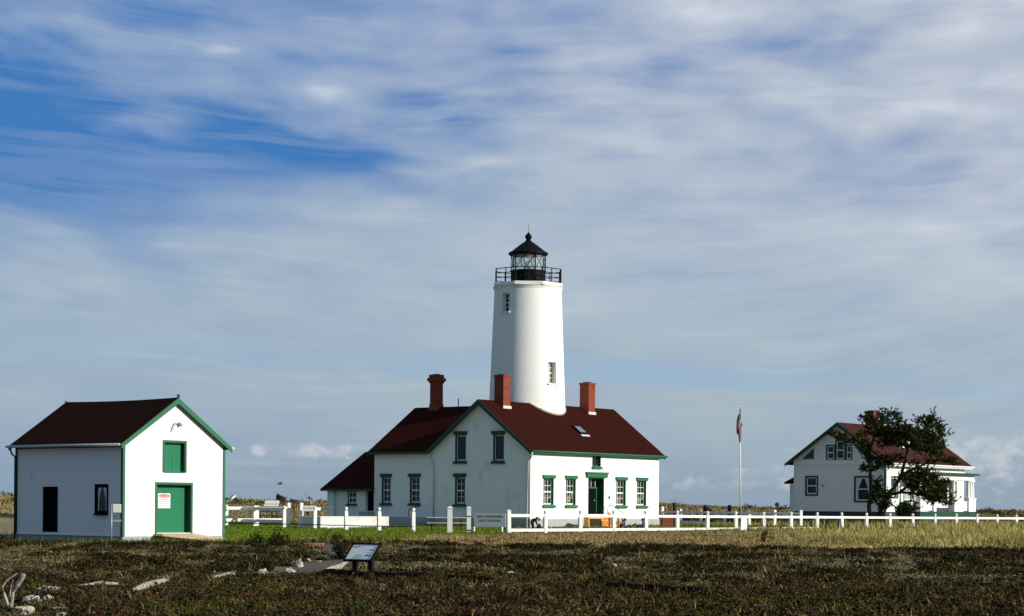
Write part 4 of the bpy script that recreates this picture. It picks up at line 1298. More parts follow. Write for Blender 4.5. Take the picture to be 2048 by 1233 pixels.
def chair(name, label, x, y, rz, mt, group=None):
    t = thing(name, label, 'chair', (x, y, gz(x, y)), rz, group)
    m = MB()
    for k in range(5): m.hexa([(-.28, -.32 + k * .12, .36 - k * .03), (.28, -.32 + k * .12, .36 - k * .03), (.28, -.22 + k * .12, .335 - k * .03), (-.28, -.22 + k * .12, .335 - k * .03),
                               (-.28, -.32 + k * .12, .385 - k * .03), (.28, -.32 + k * .12, .385 - k * .03), (.28, -.22 + k * .12, .36 - k * .03), (-.28, -.22 + k * .12, .36 - k * .03)])
    m.build('seat', mt, t)
    m = MB()
    for k in range(5):
        xx = -.27 + k * .115; tp = .95 - abs(k - 2) * .04
        m.hexa([(xx, .24, .22), (xx + .1, .24, .22), (xx + .1, .27, .22), (xx, .27, .22), (xx, .50, tp), (xx + .1, .50, tp), (xx + .1, .53, tp), (xx, .53, tp)])
    m.build('backrest', mt, t)
    for s in (-1, 1):
        MB().box(s * .33 - .07, s * .33 + .07, -.36, .40, .555, .585).build('arm', mt, t)
        MB().box(s * .31 - .03, s * .31 + .03, -.33, -.24, -.05, .552).build('leg', mt, t)
        MB().hexa([(s * .31 - .03, .46, -.05), (s * .31 + .03, .46, -.05), (s * .31 + .03, .56, -.05), (s * .31 - .03, .56, -.05),
                   (s * .31 - .03, -.2, .33), (s * .31 + .03, -.2, .33), (s * .31 + .03, -.2, .42), (s * .31 - .03, -.2, .42)]) if False else None
        MB().box(s * .31 - .03, s * .31 + .03, .30, .38, -.05, .552).build('leg', mt, t)
    return t
steps()

def hoop():
    x, Y = xp(1097, 114), 114
    t = thing('metal_hoop', 'low bent metal hoop on the grass before the grey plinth', 'metal hoop', (x, Y, gz(x, Y)))
    MB().tube([(-.14, 0, -.1), (-.14, 0, .28), (-.10, 0, .32), (.12, 0, .32), (.16, 0, .28), (.16, 0, -.1)], .02, 6).build('pipe', METAL, t)
hoop()

# ------------------------------------------------------------------ people
SKIN = mat('skin', (.42, .24, .17), .6, .05)
HAIR = mat('dark_hair', (.018, .011, .008), .6, .2, 20)
CLOTH = {}
def cloth(name, c):
    if name not in CLOTH: CLOTH[name] = mat(name, c, .9, .15, 6)
    return CLOTH[name]

def person(label, loc, rz, J, mats, rad=1.0, size=.66):
    """J joint positions; one skinned body mesh, materials by nearest bone"""
    t = thing('person', label, 'person', loc, rz)
    names = [n for n in J if n != 'face']
    verts = [Vector(J[n]) for n in names]
    idx = {n: i for i, n in enumerate(names)}
    bones = [('pelvis', 'spine', 'top'), ('spine', 'chest', 'top'), ('chest', 'neck', 'top'), ('neck', 'head', 'skin'), ('head', 'crown', 'skin')]
    for s in 'lr':
        bones += [('chest', 'sho' + s, 'top'), ('sho' + s, 'elb' + s, 'top'), ('elb' + s, 'wri' + s, 'top'), ('wri' + s, 'hand' + s, 'skin'),
                  ('pelvis', 'hip' + s, 'legs'), ('hip' + s, 'kne' + s, 'legs'), ('kne' + s, 'ank' + s, 'legs'), ('ank' + s, 'toe' + s, 'shoe')]
    R_ = dict(pelvis=.135, spine=.13, chest=.145, neck=.058, head=.095, crown=.085)
    for s in 'lr':
        R_.update({'sho' + s: .068, 'elb' + s: .048, 'wri' + s: .034, 'hand' + s: .036, 'hip' + s: .10, 'kne' + s: .066, 'ank' + s: .045, 'toe' + s: .04})
    edges = [(idx[a], idx[b]) for a, b, _ in bones]
    rr = [R_[n] for n in names]
    tags = [k for _, _, k in bones]
    # fingers
    for s in 'lr':
        h = Vector(J['hand' + s]); w = Vector(J['wri' + s]); d = (h - w).normalized()
        sd = d.cross(Vector((0, 0, 1)));
        if sd.length < .1: sd = d.cross(Vector((1, 0, 0)))
        sd.normalize(); dn = d.cross(sd)
        for k, ln in enumerate((.065, .075, .07, .055)):
            i0 = len(verts); b0 = h + sd * (k - 1.5) * .02
            verts += [b0 + d * ln * .55, b0 + d * ln * .9 + dn * .02]; rr += [.0095, .008]
            edges += [(idx['hand' + s], i0), (i0, i0 + 1)]; tags += ['skin', 'skin']
        i0 = len(verts); verts += [w.lerp(h, .6) + sd * .045, w.lerp(h, .9) + sd * .06 + d * .02]; rr += [.011, .009]
        edges += [(idx['wri' + s], i0), (i0, i0 + 1)]; tags += ['skin', 'skin']
    me = bpy.data.meshes.new('body'); me.from_pydata([tuple(v) for v in verts], edges, [])
    o = bpy.data.objects.new('body', me); COL.objects.link(o)
    md = o.modifiers.new('skin', 'SKIN')
    sv = me.skin_vertices[0].data
    for i, r in enumerate(rr): sv[i].radius = (r * rad, r * rad)
    sv[idx['pelvis']].use_root = True
    ss = o.modifiers.new('sub', 'SUBSURF'); ss.levels = 1; ss.render_levels = 1
    bpy.context.view_layer.update()
    nm = bpy.data.meshes.new_from_object(o.evaluated_get(bpy.context.evaluated_depsgraph_get()))
    o.modifiers.clear(); o.data = nm; bpy.data.meshes.remove(me)
    nm.name = 'body'
    keys = ['skin', 'top', 'legs', 'shoe']
    nm.materials.clear()
    for k in keys: nm.materials.append(mats.get(k, SKIN))
    for p in nm.polygons:
        c = p.center; best = None
        for (a, b), tg in zip(edges, tags):
            A, B = verts[a], verts[b]; ab = B - A
            u = max(0, min(1, (c - A).dot(ab) / max(ab.length_squared, 1e-9)))
            dd = (c - A - ab * u).length
            if best is None or dd < best[0]: best = (dd, tg)
        p.material_index = keys.index(best[1]); p.use_smooth = True
    o.parent = t
    hd = Vector(J['head']); cr = Vector(J['crown']); upd = (cr - hd).normalized()
    fw = Vector(J.get('face', (0, -1, 0))).normalized()
    c = hd.lerp(cr, .5)
    m = MB()
    m.ball(c - fw * .03 + upd * .03, .112, 14, 10)
    m.tube([c - fw * .07, c - fw * .11 - upd * .14, c - fw * .10 - upd * .24], [.09, .085, .04], 8)
    m.build('hair', mats.get('hair', HAIR), o, smooth=True)
    sidev = fw.cross(upd)
    m = MB(); m.tube([c + fw * .085, c + fw * .12 - upd * .03], [.012, .018], 6)
    for s in (-1, 1): m.ball(c + sidev * s * .098 - upd * .01, (.012, .022, .03))
    m.build('nose_and_ears', SKIN, o, smooth=True)
    m = MB()
    for s in (-1, 1): m.ball(c + fw * .088 + sidev * s * .034 + upd * .005, .012)
    m.tube([c + fw * .088 - upd * .06 - sidev * .025, c + fw * .088 - upd * .06 + sidev * .025], .006, 5)
    m.build('eyes_and_mouth', HAIR, o)
    t.scale = (size,) * 3
    return t

def people():
    jeans = cloth('dark_trousers', (.012, .013, .018)); boot = cloth('dark_shoes', (.012, .01, .01))
    # seated on the ground facing right, in a pale blue top with a dark pack
    x, Y = xp(1249, 117.2), 117.2
    J = dict(pelvis=(0, 0, .13), spine=(-.04, 0, .30), chest=(-.02, 0, .50), neck=(.03, 0, .66), head=(.08, 0, .76), crown=(.12, 0, .88), face=(1, 0, -.35),
             shol=(-.01, .17, .56), elbl=(.12, .24, .36), wril=(.34, .14, .38), handl=(.40, .10, .39),
             shor=(-.01, -.17, .56), elbr=(.12, -.24, .36), wrir=(.34, -.14, .38), handr=(.40, -.10, .39),
             hipl=(.05, .10, .12), knel=(.44, .14, .36), ankl=(.66, .13, .07), toel=(.80, .14, .05),
             hipr=(.05, -.10, .12), kner=(.40, -.13, .32), ankr=(.62, -.13, .07), toer=(.76, -.14, .05))
    person('person in a pale blue top seated on the lawn reading, knees drawn up', (x, Y, gz(x, Y) + .10), R(-4), J, dict(top=cloth('pale_blue_shirt', (.36, .44, .62)), legs=jeans, shoe=boot, skin=SKIN))
    b = MB(); b.ball((0, 0, .20), (.08, .12, .19), 10, 8); b.box(-.04, .04, -.07, .07, .37, .40)
    o = b.build('backpack', cloth('navy_cloth', (.015, .012, .05)), None, smooth=True, loc=(x - .21, Y + .02, gz(x, Y) + .05)); tag(o, 'navy backpack leaning behind the seated person in pale blue', 'backpack')
    # second seated figure in dark clothes facing left
    x, Y = xp(1287, 117.5), 117.5
    J2 = {k: (-v[0], v[1], v[2]) for k, v in J.items()}
    person('person in all dark clothes seated on the lawn facing left by the planter', (x, Y, gz(x, Y) + .10), R(3), J2, dict(top=cloth('black_jacket', (.012, .012, .010)), legs=jeans, shoe=boot, skin=SKIN))
    # bending figure
    x, Y = xp(1068, 114.6), 114.6
    J3 = dict(pelvis=(-.16, 0, .72), spine=(-.06, 0, .84), chest=(.12, 0, .96), neck=(.27, 0, .96), head=(.36, 0, .93), crown=(.46, 0, .88), face=(.5, 0, -.9),
              shol=(.12, .18, .94), elbl=(.20, .22, .66), wril=(.30, .16, .44), handl=(.33, .14, .36),
              shor=(.12, -.18, .94), elbr=(.20, -.22, .66), wrir=(.30, -.16, .44), handr=(.33, -.14, .36),
              hipl=(-.15, .11, .68), knel=(-.08, .13, .38), ankl=(-.14, .12, .07), toel=(.02, .14, .04),
              hipr=(-.15, -.11, .68), kner=(-.04, -.13, .38), ankr=(-.12, -.12, .07), toer=(.04, -.14, .04))
    person('person in dark brown coat bending over beside the dwelling corner', (x, Y, gz(x, Y) + .02), R(2), J3, dict(top=cloth('brown_coat', (.035, .016, .012)), legs=cloth('dark_green_trousers', (.015, .02, .014)), shoe=boot, skin=SKIN), rad=1.5, size=.72)
    b = MB(); b.lathe([(.20, -.05), (.22, .10), (.17, .24), (.07, .38), (.03, .46)], 14)
    X = xp(1079, 114.4)
    o = b.build('duffel_bag', cloth('dark_maroon_cloth', (.03, .012, .018)), None, smooth=True, loc=(X, 114.4, gz(X, 114.4))); tag(o, 'dark pointed duffel bag on the grass in front of the bending person', 'bag')
people()

# ------------------------------------------------------------------ flagpole
def flagpole():
    x, Y = 15.75, 138
    z = gz(x, Y)
    t = thing('flagpole', 'tall thin white flagpole on the lawn between the dwelling and the cottage', 'flagpole', (x, Y, 0))
    MB().tube([(.02, 0, 1.6), (-.10, 0, 8.82)], [.055, .032], 10).build('pole', WHITE, t, smooth=True)
    MB().tube([(.03, 0, z - .3), (.02, 0, 1.75)], [.10, .09], 10).build('pole_base', mat('green_grey_post', (.12, .17, .10), .8, .2, 5), t, smooth=True)
    MB().ball((-.10, 0, 8.87), .055).build('truck_ball', METAL, t, smooth=True)
    # limp flag: hanging folds
    n, mrows = 30, 26
    bm = bmesh.new()
    gr = []
    for j in range(mrows):
        v = j / (mrows - 1)
        row = []
        for i in range(n):
            u = i / (n - 1)
            z = 8.75 - 1.30 * v - 1.62 * u * (1 - .12 * v)
            # cloth hangs in pleats that open out half way down
            wid = .05 + .25 * math.sin(min(1.0, (8.75 - z) / 2.9) * PI) ** 1.2
            ph = u * 3.2 * PI + v * .8
            sx = -.09 + wid * (-.30 + .62 * math.sin(ph)) * min(1, u * 6) + .10 * u
            depth = -.06 + wid * .55 * math.cos(ph) * min(1, u * 6)
            row.append(bm.verts.new((sx, depth, z)))
        gr.append(row)
    uvl = bm.loops.layers.uv.new('cloth')
    for j in range(mrows - 1):
        for i in range(n - 1):
            f = bm.faces.new([gr[j][i], gr[j][i + 1], gr[j + 1][i + 1], gr[j + 1][i]])
            for l, (a, b) in zip(f.loops, ((i, j), (i + 1, j), (i + 1, j + 1), (i, j + 1))): l[uvl].uv = (a / (n - 1), 1 - b / (mrows - 1))
            f.smooth = True
    me = bpy.data.meshes.new('flag'); bm.to_mesh(me); bm.free()
    o = bpy.data.objects.new('flag', me); COL.objects.link(o); o.location = (x, Y, 0)
    tag(o, 'limp striped flag hanging in folds from the flagpole top', 'flag')
    m = bpy.data.materials.new('flag_cloth'); m.use_nodes = True
    tr = m.node_tree; g = NT(tr); b = tr.nodes['Principled BSDF']
    uv = g.n('ShaderNodeUVMap'); s = g.sep(uv.outputs[0])
    st = g.m('MODULO', g.m('FLOOR', g.m('MULTIPLY', s[1], 13.0)), 2.0)
    c = g.mix(st, (.22, .010, .014), (.36, .33, .32))
    cant = g.m('MULTIPLY', g.m('LESS_THAN', s[0], .4), g.m('GREATER_THAN', s[1], .46))
    vz = g.n('ShaderNodeTexVoronoi'); vz.inputs['Scale'].default_value = 1.0; vz.inputs['Randomness'].default_value = 0.0
    tr.links.new(g.xyz(g.m('MULTIPLY', s[0], 15.0), g.m('MULTIPLY', s[1], 17.0), 0.0), vz.inputs['Vector'])
    can = g.mix(g.m('LESS_THAN', vz.outputs['Distance'], .26), (.008, .010, .035), (.35, .35, .36))
    c = g.mix(cant, c, can)
    tr.links.new(c, b.inputs['Base Color']); b.inputs['Roughness'].default_value = .85
    me.materials.append(m)
    X = xp(1490, 118.5)
    q = MB(); q.hexa([(-.25, -.04, -.1), (.22, -.04, -.1), (.22, .04, -.1), (-.25, .04, -.1), (-.22, -.04, .88), (.20, -.04, .88), (.20, .04, .88), (-.22, .04, .88)])
    w = thing('white_board', 'plain white upright board leaning by the fence under the flagpole', 'board', (X, 119.0, gz(X, 119.0)), R(28))
    q.build('panel', WHITE, w, bevel=.01)
    q = MB(); q.box(-.12, -.06, .045, .10, -.2, .7); q.box(.06, .12, .045, .10, -.2, .7); q.build('stake', DARKW, w)
flagpole()

# ------------------------------------------------------------------ interpretive panel in the foreground
def interp_sign():
    cx, cy = xp(725.5, 50), 50
    t = thing('interpretive_sign', 'tilted map panel in black frame on two dark posts in the heath', 'sign', (cx, cy, 0), R(-32))
    tl = R(-45)
    # local: x width, panel tilted back about x
    zc = .535
    cs, sn = math.cos(R(45)), math.sin(R(45))
    def pt(u, v, h): return (u, v * cs - h * sn, zc + v * sn + h * cs)
    def slab_(mb, u0, u1, v0, v1, h0, h1):
        mb.hexa([pt(u0, v0, h0), pt(u1, v0, h0), pt(u1, v1, h0), pt(u0, v1, h0), pt(u0, v0, h1), pt(u1, v0, h1), pt(u1, v1, h1), pt(u0, v1, h1)])
    w2, v2 = .43, .30
    f = MB()
    slab_(f, -w2, w2, -v2, -v2 + .04, -.02, .035); slab_(f, -w2, w2, v2 - .04, v2, -.02, .035)
    slab_(f, -w2, -w2 + .04, -v2 + .04, v2 - .04, -.02, .035); slab_(f, w2 - .04, w2, -v2 + .04, v2 - .04, -.02, .035)
    fr = f.build('panel_frame', BLACK, t)
    m = bpy.data.materials.new('map_print'); m.use_nodes = True
    tr = m.node_tree; g = NT(tr); b = tr.nodes['Principled BSDF']
    co = g.n('ShaderNodeTexCoord').outputs['Object']
    s = g.sep(co)
    v = g.m('DIVIDE', g.m('SUBTRACT', s[2], zc), sn)
    n = g.noise(co, 7, 4, .6)
    c = g.mix(g.ramp(n, .4, .65), (.78, .80, .76), (.86, .87, .82))
    dome = g.m('ADD', g.m('POWER', g.m('DIVIDE', g.m('SUBTRACT', s[0], -.05), .19), 2.0), g.m('POWER', g.m('DIVIDE', g.m('ADD', v, .24), .20), 2.0))
    c = g.mix(g.m('LESS_THAN', g.m('ADD', dome, g.m('MULTIPLY', n, .6)), 1.25), c, (.48, .60, .48))
    sea = g.m('ADD', g.m('POWER', g.m('DIVIDE', g.m('SUBTRACT', s[0], .16), .12), 2.0), g.m('POWER', g.m('DIVIDE', g.m('ADD', v, .17), .13), 2.0))
    c = g.mix(g.m('LESS_THAN', sea, 1.0), c, (.60, .70, .80))
    c = g.mix(g.m('LESS_THAN', v, -.225), c, (.62, .60, .40))
    tr.links.new(c, b.inputs['Base Color']); b.inputs['Roughness'].default_value = .6; b.inputs['Specular IOR Level'].default_value = .2
    p = MB(); slab_(p, -w2 + .041, w2 - .041, -v2 + .041, v2 - .041, -.01, .02); p.build('map_panel', m, fr)
    ink = mat('map_ink', (.06, .08, .09), .6, .1)
    q = MB()
    for (u, v_, a, h) in ((-.30, .17, .07, .012), (-.18, .19, .05, .008), (.26, .08, .07, .013), (.25, -.11, .08, .018), (.22, -.02, .05, .006)):
        slab_(q, u - a, u + a, v_ - h, v_ + h, .021, .023)
    q.build('map_captions', ink, fr)
    for u in (-.245, .245):
        y = .02
        m_ = MB(); m_.box(u - .06, u + .06, y - .04, y + .06, gz(cx, cy) - .2, zc - .03); m_.build('post', BLACK, t, bevel=.008)
interp_sign()

# ------------------------------------------------------------------ driftwood, timbers and stones
def wobble(o, amt, sc, seed):
    r = _vn(seed)
    for v in o.data.vertices:
        c = v.co
        k = float(r((c.x + c.z * .7) * sc + 40, (c.y - c.z * .4) * sc + 40)) - .5
        v.co = c + v.normal * k * amt
    return o

def log(label, pts, rad, m=DRIFT, group=None, name='driftwood_log', cat='log', n=9, twigs=(), on_ground=True):
    """pts world xy (+height of axis above the ground)"""
    P = [Vector((x, y, gz(x, y) + h)) for x, y, h in pts]
    o0 = P[0].copy()
    mb = MB(); mb.tube([p - o0 for p in P], rad, n)
    for tw, tr in twigs:
        mb.tube([Vector((x, y, gz(x, y) + h)) - o0 for x, y, h in tw], tr, 7)
    bmesh.ops.subdivide_edges(mb.bm, edges=mb.bm.edges[:], cuts=1, use_grid_fill=True)
    o = mb.build(name, m, None, smooth=True, loc=o0)
    wobble(o, min(rad) * 2.0 if isinstance(rad, (list, tuple)) else rad * 1.0, 9, 5 + len(bpy.data.objects) % 40)
    for a_, b_ in zip(P[:-1], P[1:]):
        for f_ in (0, .33, .66, 1):
            q = a_.lerp(b_, f_)
            if q.y < 90: CLEAR.append((q.x, q.y, .26))
    return tag(o, label, cat, group)

def Yg(py, px, z=0.0):
    """depth where the photo's line of sight meets height z"""
    return (EYE - z) * 4000 / (py - (1011 + .008 * (px - 1024)))
def gp(px, py, z=0.0):
    Y = Yg(py, px, z)
    return (px - 1024) / 4000 * Y, Y

def debris():
    # branching root at the left edge
    Y = 32.2
    def w(px, h): return ((px - 1024) / 4000 * Y, Y, h)
    def hh(py): return EYE - (py - 1003) * Y / 4000 - gz(xp(20, Y), Y)
    log('bleached branching driftwood root standing at the left foreground edge',
        [(*w(18, 0)[:2], -.1), (*w(14, 0)[:2], hh(1210)), (*w(9, 0)[:2], hh(1188)), (*w(6, 0)[:2], hh(1174)), (*w(16, 0)[:2], hh(1160)), (*w(36, 0)[:2], hh(1147))],
        [.09, .06, .035, .026, .021, .013], name='driftwood_root', cat='driftwood',
        twigs=[([(xp(20, Y), Y - .1, -.1), (xp(28, Y), Y - .1, hh(1205)), (xp(31, Y), Y - .12, hh(1185)), (xp(37, Y), Y - .15, hh(1174)), (xp(49, Y), Y - .2, hh(1162)), (xp(55, Y), Y - .22, hh(1150))], [.08, .04, .036, .05, .042, .034]),
               ([(xp(31, Y), Y - .12, hh(1182)), (xp(29, Y), Y - .2, hh(1171))], [.03, .012]),
               ([(xp(18, Y), Y + .1, hh(1195)), (xp(20, Y), Y + .1, hh(1175)), (xp(24, Y), Y + .12, hh(1160))], [.03, .02, .01]),
               ([(xp(26, Y), Y - .2, hh(1225)), (xp(33, Y), Y - .25, hh(1205)), (xp(37, Y), Y - .25, hh(1190))], [.05, .03, .015])])
    def gl(label, a, b, r, m=DRIFT, zz=.05, **k):
        p0, p1 = gp(*a), gp(*b)
        mid = ((p0[0] + p1[0]) / 2 + .04, (p0[1] + p1[1]) / 2 + .05, zz * 1.3)
        return log(label, [(*p0, zz), mid, (*p1, zz)], r, m, 'driftwood lying in the heath', **k)
    gl('pale knobbly driftwood log tapering up to the right in the left foreground', (268, 1185), (340, 1164), [.05, .065, .028], zz=.07)
    gl('thin low pale driftwood strip left of the knobbly log', (158, 1176), (238, 1174), [.03, .045, .03], zz=.07)
    gl('whitish driftwood log at the left end of the gravel path', (430, 1159), (478, 1152), [.035, .07, .03], zz=.06)
    gl('pale bent driftwood log beside the map sign at the path edge', (652, 1143), (696, 1131), [.035, .065, .04], zz=.07)
    gl('pale twisted driftwood stick at the lower left corner', (100, 1226), (140, 1228), [.03, .03, .015], zz=.06)
    # dark edging timbers
    def tim(label, a, b, r, m=TIMBER):
        p0, p1 = gp(*a), gp(*b)
        pts = [(p0[0] + (p1[0] - p0[0]) * t, p0[1] + (p1[1] - p0[1]) * t, r * .9) for t in (0, .33, .66, 1)]
        log(label, pts, r, m, 'dark timbers edging the heath', name='edging_timber', cat='timber')
    tim('dark half-buried edging timber left of the map sign posts', (652, 1153), (742, 1161), .10)
    tim('grey topped edging timber running right from the map sign', (742, 1158), (885, 1163), .09)
    tim('long thin dark edging timber in the heath right of the map sign', (800, 1157), (1010, 1168), .06)
    tim('dark weathered timber lying in the heath right of centre', (1215, 1176), (1425, 1190), .085)
    tim('short dark timber stub at the end of the long timber in the heath', (1000, 1150), (1042, 1158), .05)
    # stones
    st = [('largest pale arched stone in the left foreground pile', 88, 1183, .26, .20), ('pale stone at the right of the arched stone', 110, 1180, .14, .11),
          ('broad cream stone lying low in the left foreground', 66, 1206, .26, .15), ('small cream stone right of the broad cream stone', 101, 1200, .16, .12),
          ('white angular stone at the bottom left by the root', 50, 1228, .30, .20), ('flat white stone at the bottom edge left of centre', 128, 1231, .16, .06),
          ('pale pointed stone by the gravel path start', 526, 1152, .19, .24), ('pale round stone on the upper path edge', 580, 1141, .22, .16),
          ('upright pale stone on the upper path edge beside the round one', 599, 1133, .15, .24), ('small grey stone further up the path edge', 617, 1128, .14, .10),
          ('tiny pale stone on the far path edge', 640, 1127, .10, .07), ('small white stone lying in the heath right of centre', 1230, 1132, .08, .10),
          ('tiny white stone in the heath near the centre', 1175, 1122, .05, .06), ('pale stone in the heath below the dwelling', 1022, 1151, .12, .10),
          ('small pale stone in the heath right of the dark timber', 1398, 1161, .07, .06)]
    for lb, px, py, rw, rh in st:
        x, y = gp(px, py)
        mb = MB(); bmesh.ops.create_icosphere(mb.bm, subdivisions=3, radius=1.0)
        r = _vn(px)
        for v in mb.bm.verts:
            c = v.co.copy()
            k = .52 + .75 * float(r(c.x * 1.6 + 9, c.y * 1.6 + c.z * 2.2 + 9)) + .25 * (float(r(c.x * 4 + 30, c.z * 4 + c.y * 3 + 30)) - .5)
            v.co = Vector((c.x * rw * k * .8, c.y * rw * .7 * k, c.z * rh * k * .75 + rh * .12))
        o = mb.build('stone', STONE, None, loc=(x, y, gz(x, y)))
        o.rotation_euler = (0, random.uniform(-.2, .2), random.uniform(0, 6))
        tag(o, lb, 'stone', 'pale stones in the heath')
        CLEAR.append((x, y, rw + .22))
    # far things on the dune crest
    def far(px, Y): return xp(px, Y), Y
    for lb, px0, px1, Y, h0, h1, r, m in (('white driftwood log tilted up on the dune crest right of the barn', 458, 470, 196, .1, .75, .14, WHITE),
                                         ('dark driftwood log on the dune crest above the far fence', 553, 572, 190, .75, .45, .22, DARKW),
                                         ('pale end of driftwood on the dune crest beside the dwelling', 638, 648, 190, .25, .55, .16, DRIFT),
                                         ('small white driftwood piece low on the dune crest by the barn', 452, 459, 192, .15, .1, .12, WHITE)):
        a, b = far(px0, Y), far(px1, Y)
        log(lb, [(*a, h0), (*b, h1)], [r, r * .8], m, 'driftwood on the far dune', cat='driftwood')
    Y = 178
    g = gz(xp(616, Y), Y)
    def rp(px, z): return (xp(px, Y), Y, z - g)
    log('brown curled driftwood root on the dune top near the dwelling', [rp(621, 1.5), rp(620, 2.1), rp(621, 2.28), rp(619, 2.38), rp(615, 2.22)], [.14, .12, .10, .09, .07], DRIFTG, name='driftwood_root', cat='driftwood',
        twigs=[([rp(615, 2.22), rp(611, 2.40), rp(609.5, 2.58), rp(610, 2.66)], [.06, .045, .045, .05]), ([rp(619, 2.3), rp(623, 2.2), rp(625, 2.05)], [.08, .07, .05])])
    X, Y = xp(616, 150), 150
    t = thing('rusty_box', 'dark rusty open box on the dune slope behind the far fence', 'box', (X, Y, gz(X, Y) + .78), R(8))
    m = MB(); m.box(-.33, .33, -.25, .25, -.1, .42); m.build('shell', RUST, t)
    m = MB(); m.box(-.36, .36, -.28, .28, .422, .47); m.build('lid', RUST, t)
    MB().tube([(0, 0, -1.0), (0, 0, -.1)], .07, 8).build('post', RUST, t)
    X, Y = xp(544, 160), 160
    zt_ = 1.75 - (1002.5 - 1007.2) * Y / 4000
    t = thing('white_crates', 'two white planks of a display stand on the dune before the horizon', 'stand', (X, Y, 0), R(3))
    z1 = 1.75 - (1001.5 - 1007.2) * Y / 4000; 
    m = MB(); m.box(-.56, .56, -.2, .2, z1 - .26, z1); m.build('board', WHITE, t, bevel=.02)
    m = MB(); m.box(-.64, .50, -.35, .1, z1 - .46, z1 - .30); m.build('board', WHITE, t, bevel=.02)
    m = MB(); m.box(-.45, -.35, -.1, .1, gz(X, Y) - .2, z1 - .27); m.box(.33, .43, -.1, .1, gz(X, Y) - .2, z1 - .27); m.build('leg', DARKW, t)
    # old piles behind the back fence
    for lb, px, py0, Y in (('dark old pile nearest the dwelling behind the back fence', 1349, 1007, 172), ('middle one of the dark old piles behind the back fence', 1410, 1010, 170), ('dark old pile next to the flagpole behind the back fence', 1459, 1010, 168)):
        x = xp(px, Y); zt_ = 1.75 - (py0 - 1014) * Y / 4000
        m = MB(); m.tube([(0, 0, gz(x, Y) - .3), (0, 0, zt_)], [.17, .15], 10); m.tube([(-.13, .02, zt_ - .35), (.16, .0, zt_ - .25)], .05, 6)
        o = m.build('old_pile', DARKW, None, loc=(x, Y, 0)); tag(o, lb, 'pile', 'old piles behind the back fence')
    x, Y = xp(1554, 190), 190
    t = thing('round_sign', 'small dark round sign on a pole at the skyline left of the cottage', 'sign', (x, Y, gz(x, Y)))
    MB().tube([(0, 0, -.2), (0, 0, .55)], .03, 6).build('pole', DARKW, t)
    m = MB(); m.tube([(0, -.02, .65), (0, .02, .65)], .22, 14); m.build('disc', DARKW, t)
debris()

def sailboat():
    x, Y = xp(1490.5, 1300), 1300
    t = thing('sailboat', 'tiny white sailboat on the horizon right of the flagpole', 'sailboat', (x, Y, -1.6))
    m = MB(); m.hexa([(-2.2, -.8, -.2), (1.6, -.8, -.2), (1.6, .8, -.2), (-2.2, .8, -.2), (-2.6, -1.1, .9), (3.0, -.3, 1.1), (3.0, .3, 1.1), (-2.6, 1.1, .9)]); m.build('hull', WHITE, t)
    MB().tube([(0, 0, .8), (0, 0, 7.2)], .07, 6).build('mast', METAL, t)
    for nm, pts in (('mainsail', [(-.1, .05, 1.6), (-2.4, .25, 1.6), (-1.2, .3, 4.0), (-.1, .05, 7.0)]), ('jib', [(.15, .05, 6.4), (2.6, 0, 1.3), (.3, .3, 1.5)])):
        m = MB(); m.prism(pts, (0, .03, 0)); m.build(nm, WHITE, t)
    # gull
    x, Y = xp(560, 90), 90
    z = 1.75 + (1007.3 - 968.5) * Y / 4000
    t = thing('gull', 'small dark gull gliding over the dune between barn and dwelling', 'bird', (x, Y, z), R(20))
    m = MB(); m.tube([(-.16, 0, 0), (-.05, 0, .01), (.08, 0, .01), (.17, 0, .02), (.21, 0, .015)], [.012, .035, .04, .022, .006], 8)
    for s in (-1, 1):
        m.prism([(.06, s * .03, .02), (.09, s * .22, .08), (-.04, s * .48, .05), (-.02, s * .22, .07), (-.06, s * .03, .02)], (0, 0, .008))
    m.prism([(-.14, -.02, 0), (-.14, .02, 0), (-.24, .05, 0), (-.24, -.05, 0)], (0, 0, .006))
    m.build('body', DRIFTG, t)
sailboat()

# ------------------------------------------------------------------ vegetation (numpy leaf and blade fields)
def tri_mesh(name, V, T, C, m=LEAF):
    """V (n,3) verts, T (k,3) tris, C (n,3) tints"""
    me = bpy.data.meshes.new(name)
    me.vertices.add(len(V)); me.vertices.foreach_set('co', V.astype(np.float32).ravel())
    me.loops.add(len(T) * 3); me.loops.foreach_set('vertex_index', T.astype(np.int32).ravel())
    me.polygons.add(len(T)); me.polygons.foreach_set('loop_start', np.arange(0, len(T) * 3, 3, dtype=np.int32))
    try: me.polygons.foreach_set('loop_total', np.full(len(T), 3, np.int32))
    except Exception: pass
    me.update(); me.validate()
    a = me.attributes.new('tint', 'FLOAT_COLOR', 'POINT')
    a.data.foreach_set('color', np.concatenate([C, np.ones((len(C), 1))], 1).astype(np.float32).ravel())
    me.materials.append(m)
    o = bpy.data.objects.new(name, me); COL.objects.link(o)
    return o

def blades(x, y, z, h, w, lean, col, bend=.4):
    """one bent two-triangle-plus-tip blade each; arrays"""
    n = len(x)
    an = rng.random(n) * 2 * PI
    la = rng.random(n) * 2 * PI
    dx, dy = np.cos(an) * w / 2, np.sin(an) * w / 2
    lx, ly = np.cos(la) * lean * h, np.sin(la) * lean * h
    p0 = np.stack([x - dx, y - dy, z - .02], 1); p1 = np.stack([x + dx, y + dy, z - .02], 1)
    mx, my, mz = x + lx * .4, y + ly * .4, z + h * .6
    p2 = np.stack([mx - dx * .75, my - dy * .75, mz], 1); p3 = np.stack([mx + dx * .75, my + dy * .75, mz], 1)
    p4 = np.stack([x + lx, y + ly, z + h], 1)
    V = np.stack([p0, p1, p2, p3, p4], 1).reshape(-1, 3)
    i = np.arange(n) * 5
    T = np.concatenate([np.stack([i, i + 1, i + 3], 1), np.stack([i, i + 3, i + 2], 1), np.stack([i + 2, i + 3, i + 4], 1)])
    return V, T, np.repeat(col, 5, 0)

